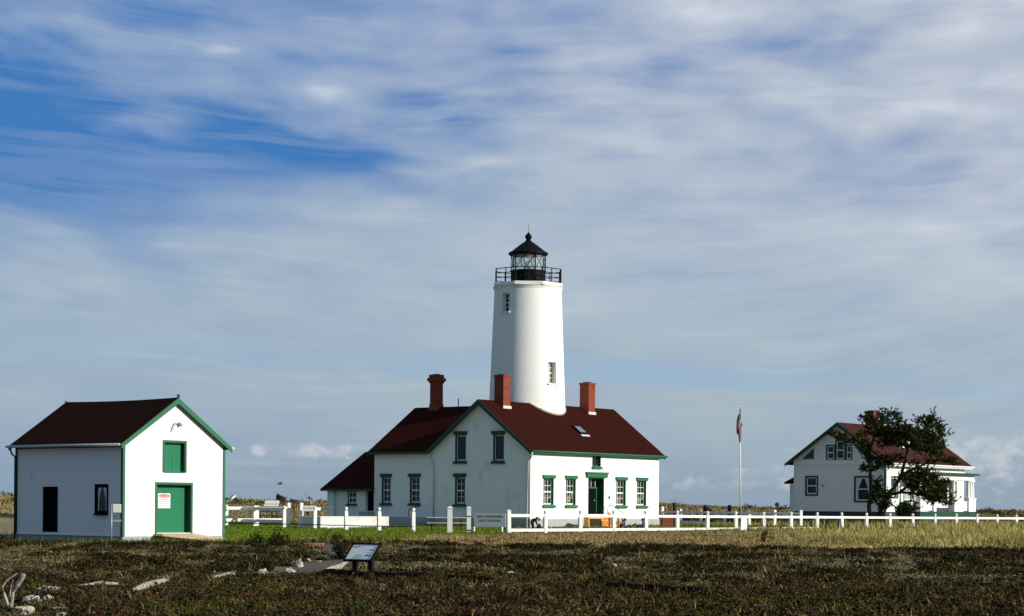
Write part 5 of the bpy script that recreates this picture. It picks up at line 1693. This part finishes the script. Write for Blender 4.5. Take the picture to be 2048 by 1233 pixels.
def leaves(c, s, col, nrm=None):
    """triangles of size s around centres c, facing roughly along nrm when given"""
    n = len(c)
    a = rng.normal(size=(n, 3))
    if nrm is not None:
        nrm = nrm + .55 * rng.normal(size=(n, 3)); nrm /= np.linalg.norm(nrm, axis=1, keepdims=True) + 1e-9
        a = a - (a * nrm).sum(1, keepdims=True) * nrm; a /= np.linalg.norm(a, axis=1, keepdims=True) + 1e-9
        b = np.cross(nrm, a)
        s = np.asarray(s)[:, None]
        V = np.stack([c - a * s * .5 - b * s * .3, c + a * s * .5 - b * s * .3, c + b * s * .6], 1).reshape(-1, 3)
        return V, np.arange(n * 3).reshape(-1, 3), np.repeat(col, 3, 0)
    a /= np.linalg.norm(a, axis=1, keepdims=True)
    b = rng.normal(size=(n, 3)); b -= (a * b).sum(1, keepdims=True) * a; b /= np.linalg.norm(b, axis=1, keepdims=True)
    s = np.asarray(s)[:, None]
    V = np.stack([c - a * s * .5 - b * s * .25, c + a * s * .5 - b * s * .25, c + b * s * .6], 1).reshape(-1, 3)
    T = np.arange(n * 3).reshape(-1, 3)
    return V, T, np.repeat(col, 3, 0)

def cat_(parts):
    V, T, C, k = [], [], [], 0
    for v, t, c in parts:
        V.append(v); T.append(t + k); C.append(c); k += len(v)
    return np.concatenate(V), np.concatenate(T), np.concatenate(C)

def scatter(n, x0, x1, y0, y1, wfun):
    x = rng.uniform(x0, x1, n); y = rng.uniform(y0, y1, n)
    k = rng.random(n) < wfun(x, y)
    return x[k], y[k]

def in_view(x, y, m=1.5):
    return np.abs(x) < .262 * y + m

def pick(cols, u):
    cols = np.array(cols); return cols[np.clip((u * len(cols)).astype(int), 0, len(cols) - 1)]

def clump_field(x, y, rx, h, nleaf, lsize, col, cvar=.13):
    """low mounded shrubs: leaf clusters filling flattened domes"""
    global LAST
    LAST = (x, y, rx, h, col)
    n = len(x)
    N = n * nleaf
    k = np.repeat(np.arange(n), nleaf)
    th = rng.random(N) * 2 * PI; rr = np.sqrt(rng.random(N)); 
    hz = rng.random(N) ** .7
    shape = np.sqrt(np.clip(1 - rr ** 2, 0, 1)) * (.75 + .5 * rng.random(N))
    px = x[k] + np.cos(th) * rr * rx[k]; py = y[k] + np.sin(th) * rr * rx[k] * .85
    pz = ground(px, py) + h[k] * shape * hz
    cc = col[k] * (1 + cvar * rng.normal(size=(N, 1)))
    nr = np.stack([np.cos(th) * rr, np.sin(th) * rr, .25 + .9 * hz * np.sqrt(np.clip(1 - rr ** 2, 0, 1))], 1)
    return leaves(np.stack([px, py, pz], 1), lsize[k] * (.6 + .8 * rng.random(N)), np.clip(cc, .004, 1), nr)

BROWN = [(.056, .039, .017), (.044, .033, .015), (.072, .054, .024), (.034, .027, .013), (.024, .021, .011)]
OLIVE = [(.050, .050, .010), (.066, .062, .014), (.038, .042, .010), (.085, .072, .017)]
LICHEN = [(.190, .172, .105), (.145, .132, .080), (.215, .190, .118), (.105, .098, .056)]
TANS = [(.40, .29, .13), (.32, .23, .10), (.48, .37, .18), (.26, .185, .08)]
STRAW = [(.58, .48, .17), (.50, .40, .13), (.66, .56, .25), (.40, .36, .10), (.28, .27, .065)]
GREENS = [(.105, .165, .012), (.135, .200, .018), (.165, .215, .022), (.085, .130, .012)]

def cores(x, y, rx, h, col):
    """solid lumpy mounds inside the clumps, so that they read as masses"""
    n = len(x); NA, NR = 9, 3
    th = np.arange(NA) / NA * 2 * PI
    rows = []
    for k in range(NR):
        r = [1.0, .78, .42][k]; hz = [-.25, .42, .72][k]
        a = th[None, :] + rng.random((n, 1)) * .6
        rr = r * (.75 + .5 * rng.random((n, NA)))
        px = x[:, None] + np.cos(a) * rr * rx[:, None] * .9; py = y[:, None] + np.sin(a) * rr * rx[:, None] * .75
        pz = ground(px, py) + h[:, None] * hz * (.6 + .8 * rng.random((n, NA))) - .01
        rows.append(np.stack([px, py, pz], -1))
    tz = ground(x, y) + h * .85
    top = np.stack([x, y, tz], -1)[:, None, :]
    V = np.concatenate(rows + [top], 1)                       # n, NA*NR+1, 3
    m = NA * NR + 1
    T = []
    for k in range(NR - 1):
        for i in range(NA):
            a, b = k * NA + i, k * NA + (i + 1) % NA
            T += [(a, b, b + NA), (a, b + NA, a + NA)]
    for i in range(NA): T.append(((NR - 1) * NA + i, (NR - 1) * NA + (i + 1) % NA, NA * NR))
    T = np.array(T)[None] + (np.arange(n) * m)[:, None, None]
    C = np.repeat(col, m, 0) * (.8 + .4 * rng.random((n * m, 1)))
    return V.reshape(-1, 3), T.reshape(-1, 3), C

def heath():
    parts = []
    W = lambda x, y: heath_w(x, y) * (1 - path_w(x, y, .3)) * in_view(x, y) * clear_w(x, y)
    near = lambda y: sstep(50, 40, y)
    # pale lichen and moss mat of the middle ground
    x, y = scatter(17000, -23, 23, 40, 84, lambda x, y: W(x, y) * (.35 + .65 * (fbm(_n4, x / 3.0, y / 5) > .46)) * (1 - .8 * near(y)))
    u = np.clip(fbm(_n2, x / 3, y / 4) * 1.5 - .25 + rng.normal(size=len(x)) * .18, 0, .999)
    parts.append(clump_field(x, y, rng.uniform(.15, .50, len(x)), rng.uniform(.02, .08, len(x)), 30, np.full(len(x), .050), pick(LICHEN + TANS[3:] + OLIVE[1:2], u) * rng.uniform(.6, 1.25, (len(x), 1))))
    # separate dark cushions, each its own tone
    x, y = scatter(15000, -24, 24, 42, 85, lambda x, y: W(x, y) * (.02 + .98 * sstep(.50, .545, fbm(_n1, x / 1.25 + 30, y / 3.2 + 9, 2) + .55 * (fbm(_n3, x / 7 + 4, y / 9) - .5) + .03 * sstep(2, 14, x) + .07 * sstep(70, 79, y))) * (1 - near(y)))
    n = len(x)
    parts.append(clump_field(x, y, rng.uniform(.10, .38, n), rng.uniform(.08, .20, n), 60, np.full(n, .052), pick(BROWN + OLIVE[:1] + BROWN[3:], rng.random(n)) * rng.uniform(.3, 1.2, (n, 1))))
    kc = rng.random(n) < .5
    parts.append(cores(LAST[0][kc], LAST[1][kc], LAST[2][kc] * .72, LAST[3][kc] * .62, LAST[4][kc] * .8))
    # russet and ochre patches
    x, y = scatter(2600, -24, 24, 42, 80, lambda x, y: W(x, y) * sstep(.50, .64, fbm(_n2, x / 3.0 + 3, y / 4.0 + 19)))
    n = len(x)
    parts.append(clump_field(x, y, rng.uniform(.15, .55, n), rng.uniform(.05, .15, n), 70, np.full(n, .045), pick([(.085, .060, .018), (.11, .075, .022), (.095, .065, .026), (.075, .045, .020)], rng.random(n)) * rng.uniform(.6, 1.5, (n, 1))))
    # close, dense foreground growth
    x, y = scatter(7500, -13, 13, 29, 52, lambda x, y: W(x, y) * near(y) * (.35 + .65 * sstep(.40, .56, fbm(_n3, x / 1.4, y / 2.2))))
    n = len(x)
    g_ = .8 * sstep(.52, .64, fbm(_n4, x / 2.2 + 7, y / 3.0) + .05 * sstep(0, 7, x) + .04 * sstep(37, 31, y))[:, None]
    col = pick(BROWN + [(.070, .036, .018), (.085, .058, .026)], rng.random(n)) * (1 - g_) + pick(OLIVE + [(.034, .048, .012)], rng.random(n)) * g_
    parts.append(clump_field(x, y, rng.uniform(.10, .42, n), rng.uniform(.05, .22, n), 90, np.full(n, .046), col * rng.uniform(.4, 1.7, (n, 1))))
    # dead stalks and wisps
    x, y = scatter(46000, -22, 22, 29, 62, lambda x, y: W(x, y) * sstep(62, 40, y) * (.15 + .9 * sstep(.44, .62, fbm(_n4, x / 1.1, y / 1.6))))
    n = len(x); u = rng.random(n)
    parts.append(blades(x, y, ground(x, y), rng.uniform(.06, .30, n) * (1 - .3 * sstep(45, 60, y)), rng.uniform(.006, .016, n), rng.uniform(.1, .7, n), pick(BROWN + [(.075, .050, .024), (.060, .045, .020), (.16, .115, .05), (.07, .05, .022)], u) * rng.uniform(.7, 1.4, (n, 1))))
    # tan grass tufts
    x, y = scatter(60000, -24, 24, 30, 84, lambda x, y: W(x, y) * sstep(.50, .62, fbm(_n2, x / 1.7 + 60, y / 3.0 + 2)))
    n = len(x)
    parts.append(blades(x, y, ground(x, y), rng.uniform(.06, .24, n), rng.uniform(.012, .026, n), rng.uniform(.3, 1.1, n), pick(TANS + OLIVE, rng.random(n)) * rng.uniform(.30, .85, (n, 1))))
    o = tri_mesh('heath_vegetation', *cat_(parts)); o['kind'] = 'stuff'
    tag(o, 'dark brown low heath of mossy clumps and dead stalks', 'heath')

def dry_grass():
    parts = []
    def W(x, y):
        g_ = dry_w(x, y) * in_view(x, y, 3) * (1 - .96 * lawn_w(x, y)) * (1 - path_w(x, y))
        fenceY = np.interp(x, [-6, -.2, 8, 20, 34, 50], [106, 107.3, 117, 130, 147, 166])
        g_ = g_ * np.where(y > fenceY, .25, 1.0)
        return g_
    tall = lambda x: np.interp(x, [-6, 4, 12, 16, 22, 40], [.13, .17, .25, .38, .48, .48])
    x, y = scatter(330000, -8, 44, 77, 150, lambda x, y: W(x, y) * (.35 + .65 * sstep(110, 84, y)))
    n = len(x)
    pat = fbm(_n1, x / 2.4 + 5, y / 3 + 8)
    h = tall(x) * (.45 + 1.1 * pat) * rng.uniform(.55, 1.15, n) * (.45 + .55 * sstep(78, 88, y))
    u = np.clip(fbm(_n3, x / 3, y / 3) * 1.5 - .25 + rng.normal(size=n) * .22, 0, .999)
    right = sstep(9, 18, x)[:, None]
    col = pick(TANS, u) * (1 - right) + pick(STRAW, u) * right
    parts.append(blades(x, y, ground(x, y), h, rng.uniform(.018, .036, n), rng.uniform(.15, .7, n), col * rng.uniform(.55, 1.0, (n, 1))))
    # darker weeds among it
    x, y = scatter(2200, -6, 40, 78, 110, lambda x, y: W(x, y) * sstep(.5, .66, fbm(_n4, x / 2, y / 2.5)))
    parts.append(clump_field(x, y, rng.uniform(.12, .35, len(x)), tall(x) * rng.uniform(.5, .95, len(x)), 45, np.full(len(x), .055), pick(BROWN + OLIVE, rng.random(len(x))) * 1.25))
    o = tri_mesh('dry_grass', *cat_(parts)); o['kind'] = 'stuff'
    tag(o, 'tall straw coloured dry grass before the fence', 'grass')

def lawn():
    parts = []
    x, y = scatter(120000, -34, 6, 82, 128, lambda x, y: lawn_w(x, y) * in_view(x, y, 2) * (1 - path_w(x, y)))
    n = len(x)
    parts.append(blades(x, y, ground(x, y), rng.uniform(.04, .10, n), rng.uniform(.02, .04, n), rng.uniform(.2, .8, n), pick(GREENS + [(.10, .125, .03)], rng.random(n)) * rng.uniform(.8, 1.25, (n, 1))))
    x, y = scatter(30000, 6, 30, 112, 150, lambda x, y: in_view(x, y) * .8 * np.where((x < 12.5) & (y > 115) & (y < 130), .12, 1))
    n = len(x)
    parts.append(blades(x, y, ground(x, y), rng.uniform(.06, .16, n), rng.uniform(.03, .05, n), rng.uniform(.2, .8, n), pick(GREENS + OLIVE, rng.random(n)) * rng.uniform(.8, 1.25, (n, 1))))
    o = tri_mesh('lawn_grass', *cat_(parts)); o['kind'] = 'stuff'
    tag(o, 'short green lawn grass behind the heath', 'grass')
    # taller weeds along the barn and the lawn edge
    parts = []
    def Wd(x, y):
        a = np.exp(-((y - np.interp(x, [-24, -19, -16, -12, -8, -4], [86.5, 84, 81.5, 82.5, 83, 84])) / 4.0) ** 2)
        return a * in_view(x, y) * (1 - path_w(x, y)) * sstep(-3.0, -6.5, x) * (.4 + .8 * fbm(_n2, x, y))
    x, y = scatter(26000, -24, -3, 68, 94, Wd)
    bx, by = x - BARN.location.x, y - BARN.location.y
    c, s = math.cos(BARN.rotation_euler.z), math.sin(BARN.rotation_euler.z)
    lx, ly = c * bx + s * by, -s * bx + c * by
    k = ~((lx > -.1) & (lx < 6.0) & (ly > -.1) & (ly < 7.5)) & ~((lx > 1.4) & (lx < 6.4) & (ly > -2.1) & (ly < .2))
    x, y = x[k], y[k]
    n = len(x)
    parts.append(blades(x, y, ground(x, y), rng.uniform(.10, .34, n), rng.uniform(.02, .045, n), rng.uniform(.2, .7, n), pick(GREENS + OLIVE + [(.16, .14, .05), (.11, .12, .03)], rng.random(n)) * rng.uniform(.7, 1.2, (n, 1))))
    o = tri_mesh('green_weeds', *cat_(parts)); o['kind'] = 'stuff'
    tag(o, 'green weeds growing along the barn base and lawn edge', 'weeds')

def dunes():
    parts = []
    x, y = scatter(150000, -75, 75, 132, 226, lambda x, y: in_view(x, y, 4) * sstep(136, 150, y) * (.3 + .9 * sstep(.35, .6, fbm(_n4, x / 5, y / 5))) * np.where((x > 4) & (x < 27) & (y < 158), 0, 1))
    n = len(x)
    u = np.clip(fbm(_n3, x / 6, y / 6) * 1.6 - .3 + rng.normal(size=n) * .2, 0, .999)
    parts.append(blades(x, y, ground(x, y), rng.uniform(.08, .30, n), rng.uniform(.06, .12, n), rng.uniform(.4, 1.3, n), pick(TANS + [(.33, .25, .12), (.22, .19, .08)] + BROWN[2:3], u) * rng.uniform(.5, .95, (n, 1))))
    x, y = scatter(1500, -70, 70, 145, 214, lambda x, y: in_view(x, y, 4) * sstep(.54, .66, fbm(_n1, x / 5 + 11, y / 5)))
    parts.append(clump_field(x, y, rng.uniform(.3, 1.1, len(x)), rng.uniform(.25, .6, len(x)), 60, np.full(len(x), .16), pick(BROWN + OLIVE, rng.random(len(x)))))
    o = tri_mesh('dune_grass', *cat_(parts)); o['kind'] = 'stuff'
    tag(o, 'tawny dune grass and scrub along the skyline', 'grass')

heath(); dry_grass(); lawn(); dunes()

def bush(label, px, py, rw, rh, cols, n=900, ls=.06, group='bushes at the lawn edge'):
    x, y = gp(px, py, .12)
    z = gz(x, y)
    q = rng.normal(size=(n, 3)) * np.array([rw * .5, rw * .45, rh * .38]) + np.array([0, 0, rh * .5])
    k = _vn(px)(q[:, 0] * 6 + 20, q[:, 2] * 6 + 20) > .32
    q = q[k]; q[:, 2] = np.abs(q[:, 2])
    t = thing('bush', label, 'bush', (x, y, z), 0, group)
    v, tt, c = leaves(q, rng.uniform(.6, 1.4, len(q)) * ls, pick(cols, rng.random(len(q))) * rng.uniform(.6, 1.3, (len(q), 1)))
    o = tri_mesh('foliage', v, tt, c); o.parent = t
    m = MB()
    for a in range(7):
        an = a * .9; m.tube([(0, 0, -.1), (math.cos(an) * rw * .25, math.sin(an) * rw * .25, rh * .5), (math.cos(an) * rw * .45, math.sin(an) * rw * .4, rh * .85)], [.02, .013, .006], 5)
    m.build('stems', BARK, t)
bush('dark rounded bush at the lawn edge between barn and map sign', 556, 1094, .42, .50, [(.02, .024, .012), (.03, .026, .014), (.025, .034, .012)])
bush('green upright weed bush close to the barn ramp', 515, 1098, .30, .45, [(.04, .055, .012), (.03, .04, .012), (.06, .07, .02)])
bush('reddish brown bush at the lawn edge left of the map sign top', 665, 1090, .38, .40, [(.06, .04, .02), (.05, .045, .018), (.08, .055, .03)])
bush('dark low bush directly left of the map sign', 680, 1112, .26, .40, [(.02, .018, .012), (.03, .028, .014)])
bush('olive bush below the lawn beside the gravel path', 610, 1112, .40, .34, [(.05, .06, .015), (.07, .07, .02)])
bush('bare dark shrub standing in the dry grass under the flagpole', 1528, 1092, .35, .85, [(.035, .028, .016), (.05, .04, .02)], n=500)

def stepping():
    x, y = gp(628, 1096, .1)
    t = thing('plank', 'short reddish plank lying across the grass near the lawn edge', 'plank', (x, y, gz(x, y) + .06), R(4))
    m = MB(); m.box(-.38, .38, -.3, .3, -.05, .10); m.build('board', mat('red_brown_plank', (.30, .13, .07), .8, .2, 5, second=(.42, .38, .25)), t, bevel=.01)
    x, y = gp(620, 1081, .15)
    o = MB().box(-.36, .36, -.3, .3, -.05, .05).build('stepping_slab', CONC, None, loc=(x, y, gz(x, y) + .06), bevel=.01)
    tag(o, 'pale flat paving slab on the lawn above the reddish plank', 'paving slab')
stepping()

# ------------------------------------------------------------------ the wind-shaped pine before the cottage
def pine():
    Y = 141.0
    x0 = xp(1752, Y)
    z0 = gz(x0, Y)
    T = thing('pine_tree', 'dark wind-bent shore pine with two leaning trunks in front of the cottage', 'tree', (x0, Y, z0))
    k = Y / 4000
    def P(px, py, d=0.0):
        return Vector(((px - 1024) * k - x0 + 0, d, EYE - (py - (1011 + .008 * (px - 1024))) * k - z0))
    limbs = [  # pixel polyline, depth start/end, radii
        ([(1742, 1040), (1738, 1015), (1742, 985), (1741, 950), (1740, 920), (1738, 890)], (0, .3), (.16, .10)),
        ([(1756, 1040), (1764, 1015), (1772, 990), (1788, 975), (1800, 950), (1806, 925), (1812, 895)], (.2, -.6), (.17, .09)),
        ([(1741, 930), (1725, 905), (1700, 885), (1672, 880), (1652, 870)], (.2, -1.0), (.08, .025)),
        ([(1740, 900), (1750, 870), (1762, 850), (1740, 838), (1730, 832)], (.2, .8), (.10, .03)),
        ([(1762, 850), (1780, 840), (1796, 832)], (.7, .5), (.06, .02)),
        ([(1812, 895), (1838, 870), (1852, 845), (1858, 828)], (-.6, -1.2), (.10, .03)),
        ([(1812, 895), (1850, 885), (1878, 865), (1888, 848)], (-.6, .6), (.09, .03)),
        ([(1812, 900), (1790, 870), (1770, 860)], (-.6, 1.2), (.09, .03)),
        ([(1800, 950), (1830, 935), (1865, 922), (1900, 925)], (-.2, -1.4), (.09, .025)),
        ([(1772, 992), (1800, 985), (1835, 988), (1862, 1000), (1892, 1008)], (.1, -1.2), (.12, .03)),
        ([(1800, 984), (1830, 965), (1862, 960), (1898, 968)], (.1, .9), (.10, .03)),
        ([(1764, 1015), (1750, 1000), (1755, 975), (1757, 962)], (.1, .9), (.07, .02)),
        ([(1741, 950), (1732, 938), (1724, 940)], (0, .4), (.05, .02)),
        ([(1770, 1000), (1790, 1015), (1812, 1020)], (0, -.8), (.07, .02)),
        ([(1741, 945), (1755, 935), (1778, 925), (1800, 920)], (.1, 1.0), (.06, .02)),
    ]
    tr = MB()
    pts_all = []
    for pl, (d0, d1), (r0, r1) in limbs:
        n = len(pl)
        pts = [P(px, py, d0 + (d1 - d0) * i / (n - 1)) for i, (px, py) in enumerate(pl)]
        tr.tube(pts, [r0 + (r1 - r0) * i / (n - 1) for i in range(n)], 7)
        pts_all += pts
    # foliage tufts: clump centres (px, py, half width px, half height px, depth spread, number)
    cl = [(1735, 838, 14, 7, .5, 16), (1752, 850, 20, 10, .8, 34), (1770, 836, 16, 14, .7, 34), (1793, 832, 10, 8, .4, 12), (1760, 866, 26, 12, 1.1, 52),
          (1790, 868, 26, 16, 1.3, 70), (1815, 868, 22, 14, 1.2, 50), (1775, 888, 22, 10, 1.0, 34), (1800, 888, 18, 10, 1.0, 24), (1828, 888, 24, 14, 1.4, 60),
          (1850, 862, 16, 16, .9, 40), (1857, 838, 8, 10, .4, 14), (1845, 842, 7, 6, .4, 8), (1832, 846, 10, 8, .5, 12), (1878, 852, 11, 9, .6, 20), (1884, 866, 8, 10, .5, 14), (1866, 880, 20, 12, 1.0, 46), (1850, 900, 26, 10, 1.2, 44),
          (1880, 895, 12, 6, .6, 12), (1868, 912, 20, 7, .7, 20), (1800, 845, 9, 8, .5, 10), (1805, 858, 14, 8, .8, 18),
          (1660, 871, 8, 4, .3, 8), (1675, 876, 12, 5, .4, 16), (1692, 882, 16, 8, .5, 24), (1712, 884, 14, 8, .6, 22), (1726, 898, 12, 8, .5, 16), (1722, 872, 8, 5, .3, 6), (1735, 912, 16, 7, .5, 14),
          (1760, 922, 18, 8, .8, 26), (1780, 928, 16, 8, .8, 20), (1750, 938, 16, 7, .6, 16), (1728, 938, 10, 6, .4, 12), (1800, 918, 14, 6, .7, 12),
          (1826, 930, 16, 7, .6, 12), (1850, 926, 14, 6, .6, 10), (1884, 924, 16, 5, .5, 14), (1900, 932, 6, 5, .3, 6),
          (1812, 958, 18, 8, .8, 26), (1836, 958, 22, 12, 1.0, 52), (1862, 962, 20, 12, 1.0, 46), (1850, 978, 26, 12, 1.1, 60), (1826, 976, 16, 9, .8, 26), (1880, 968, 12, 7, .6, 16), (1897, 966, 8, 5, .4, 8),
          (1868, 996, 24, 9, .8, 50), (1886, 984, 14, 8, .6, 26), (1850, 945, 22, 7, .8, 24), (1890, 1006, 14, 6, .6, 14), (1856, 1004, 16, 6, .6, 14), (1840, 992, 14, 7, .6, 16),
          (1756, 964, 5, 6, .3, 8), (1760, 978, 9, 8, .4, 16), (1752, 990, 14, 8, .6, 24), (1772, 996, 16, 10, .7, 36), (1768, 1012, 14, 9, .6, 26), (1745, 1002, 9, 6, .4, 10),
          (1812, 1018, 16, 10, .8, 44), (1806, 1030, 14, 6, .6, 20), (1796, 1022, 10, 6, .5, 12)]
    parts = []
    tipsB = []
    for px, py, sx, sy, dd, n in cl:
        c0 = P(px, py)
        # nearest limb depth so that the clump hangs on the tree
        near = min(pts_all, key=lambda q: (q.x - c0.x) ** 2 + (q.z - c0.z) ** 2)
        m = int(n * 1.9)
        q = rng.normal(size=(m, 3)) * np.array([sx * k * .50, dd * .5, sy * k * .52]) + np.array([c0.x, near.y, c0.z])
        for p in q:
            # a shoot: upturned cone of needles
            ln = rng.uniform(.2, .55)
            d = np.array([rng.normal() * .8 + .1, rng.normal() * .7, 1.0 * rng.uniform(.2, 1.1)]); d /= np.linalg.norm(d)
            nn = 30
            t = rng.random(nn)[:, None]
            base = p + d * ln * t
            nd = rng.normal(size=(nn, 3)) * .8 + d * .7; nd /= np.linalg.norm(nd, axis=1, keepdims=True)
            nl = rng.uniform(.07, .15, nn)[:, None]
            sd = np.cross(nd, rng.normal(size=(nn, 3))); sd /= np.linalg.norm(sd, axis=1, keepdims=True) + 1e-9
            wv = .036
            V = np.stack([base - sd * wv, base + sd * wv, base + nd * nl], 1).reshape(-1, 3)
            col = np.array([(.024, .034, .010), (.040, .052, .014), (.058, .068, .018), (.060, .058, .022)])[rng.integers(0, 4)] * rng.uniform(.7, 1.35)
            parts.append((V, np.arange(nn * 3).reshape(-1, 3), np.repeat(col[None], nn * 3, 0)))
            if rng.random() < .25: tipsB.append((near, Vector(p)))
    for a, b in tipsB:
        m = a.lerp(b, .5) + Vector((0, 0, -.08))
        tr.tube([a, m, b], [.03, .02, .01], 4, cap=False)
    tr.build('trunk', BARK, T)
    o = tri_mesh('crown', *cat_(parts)); o.parent = T
pine()
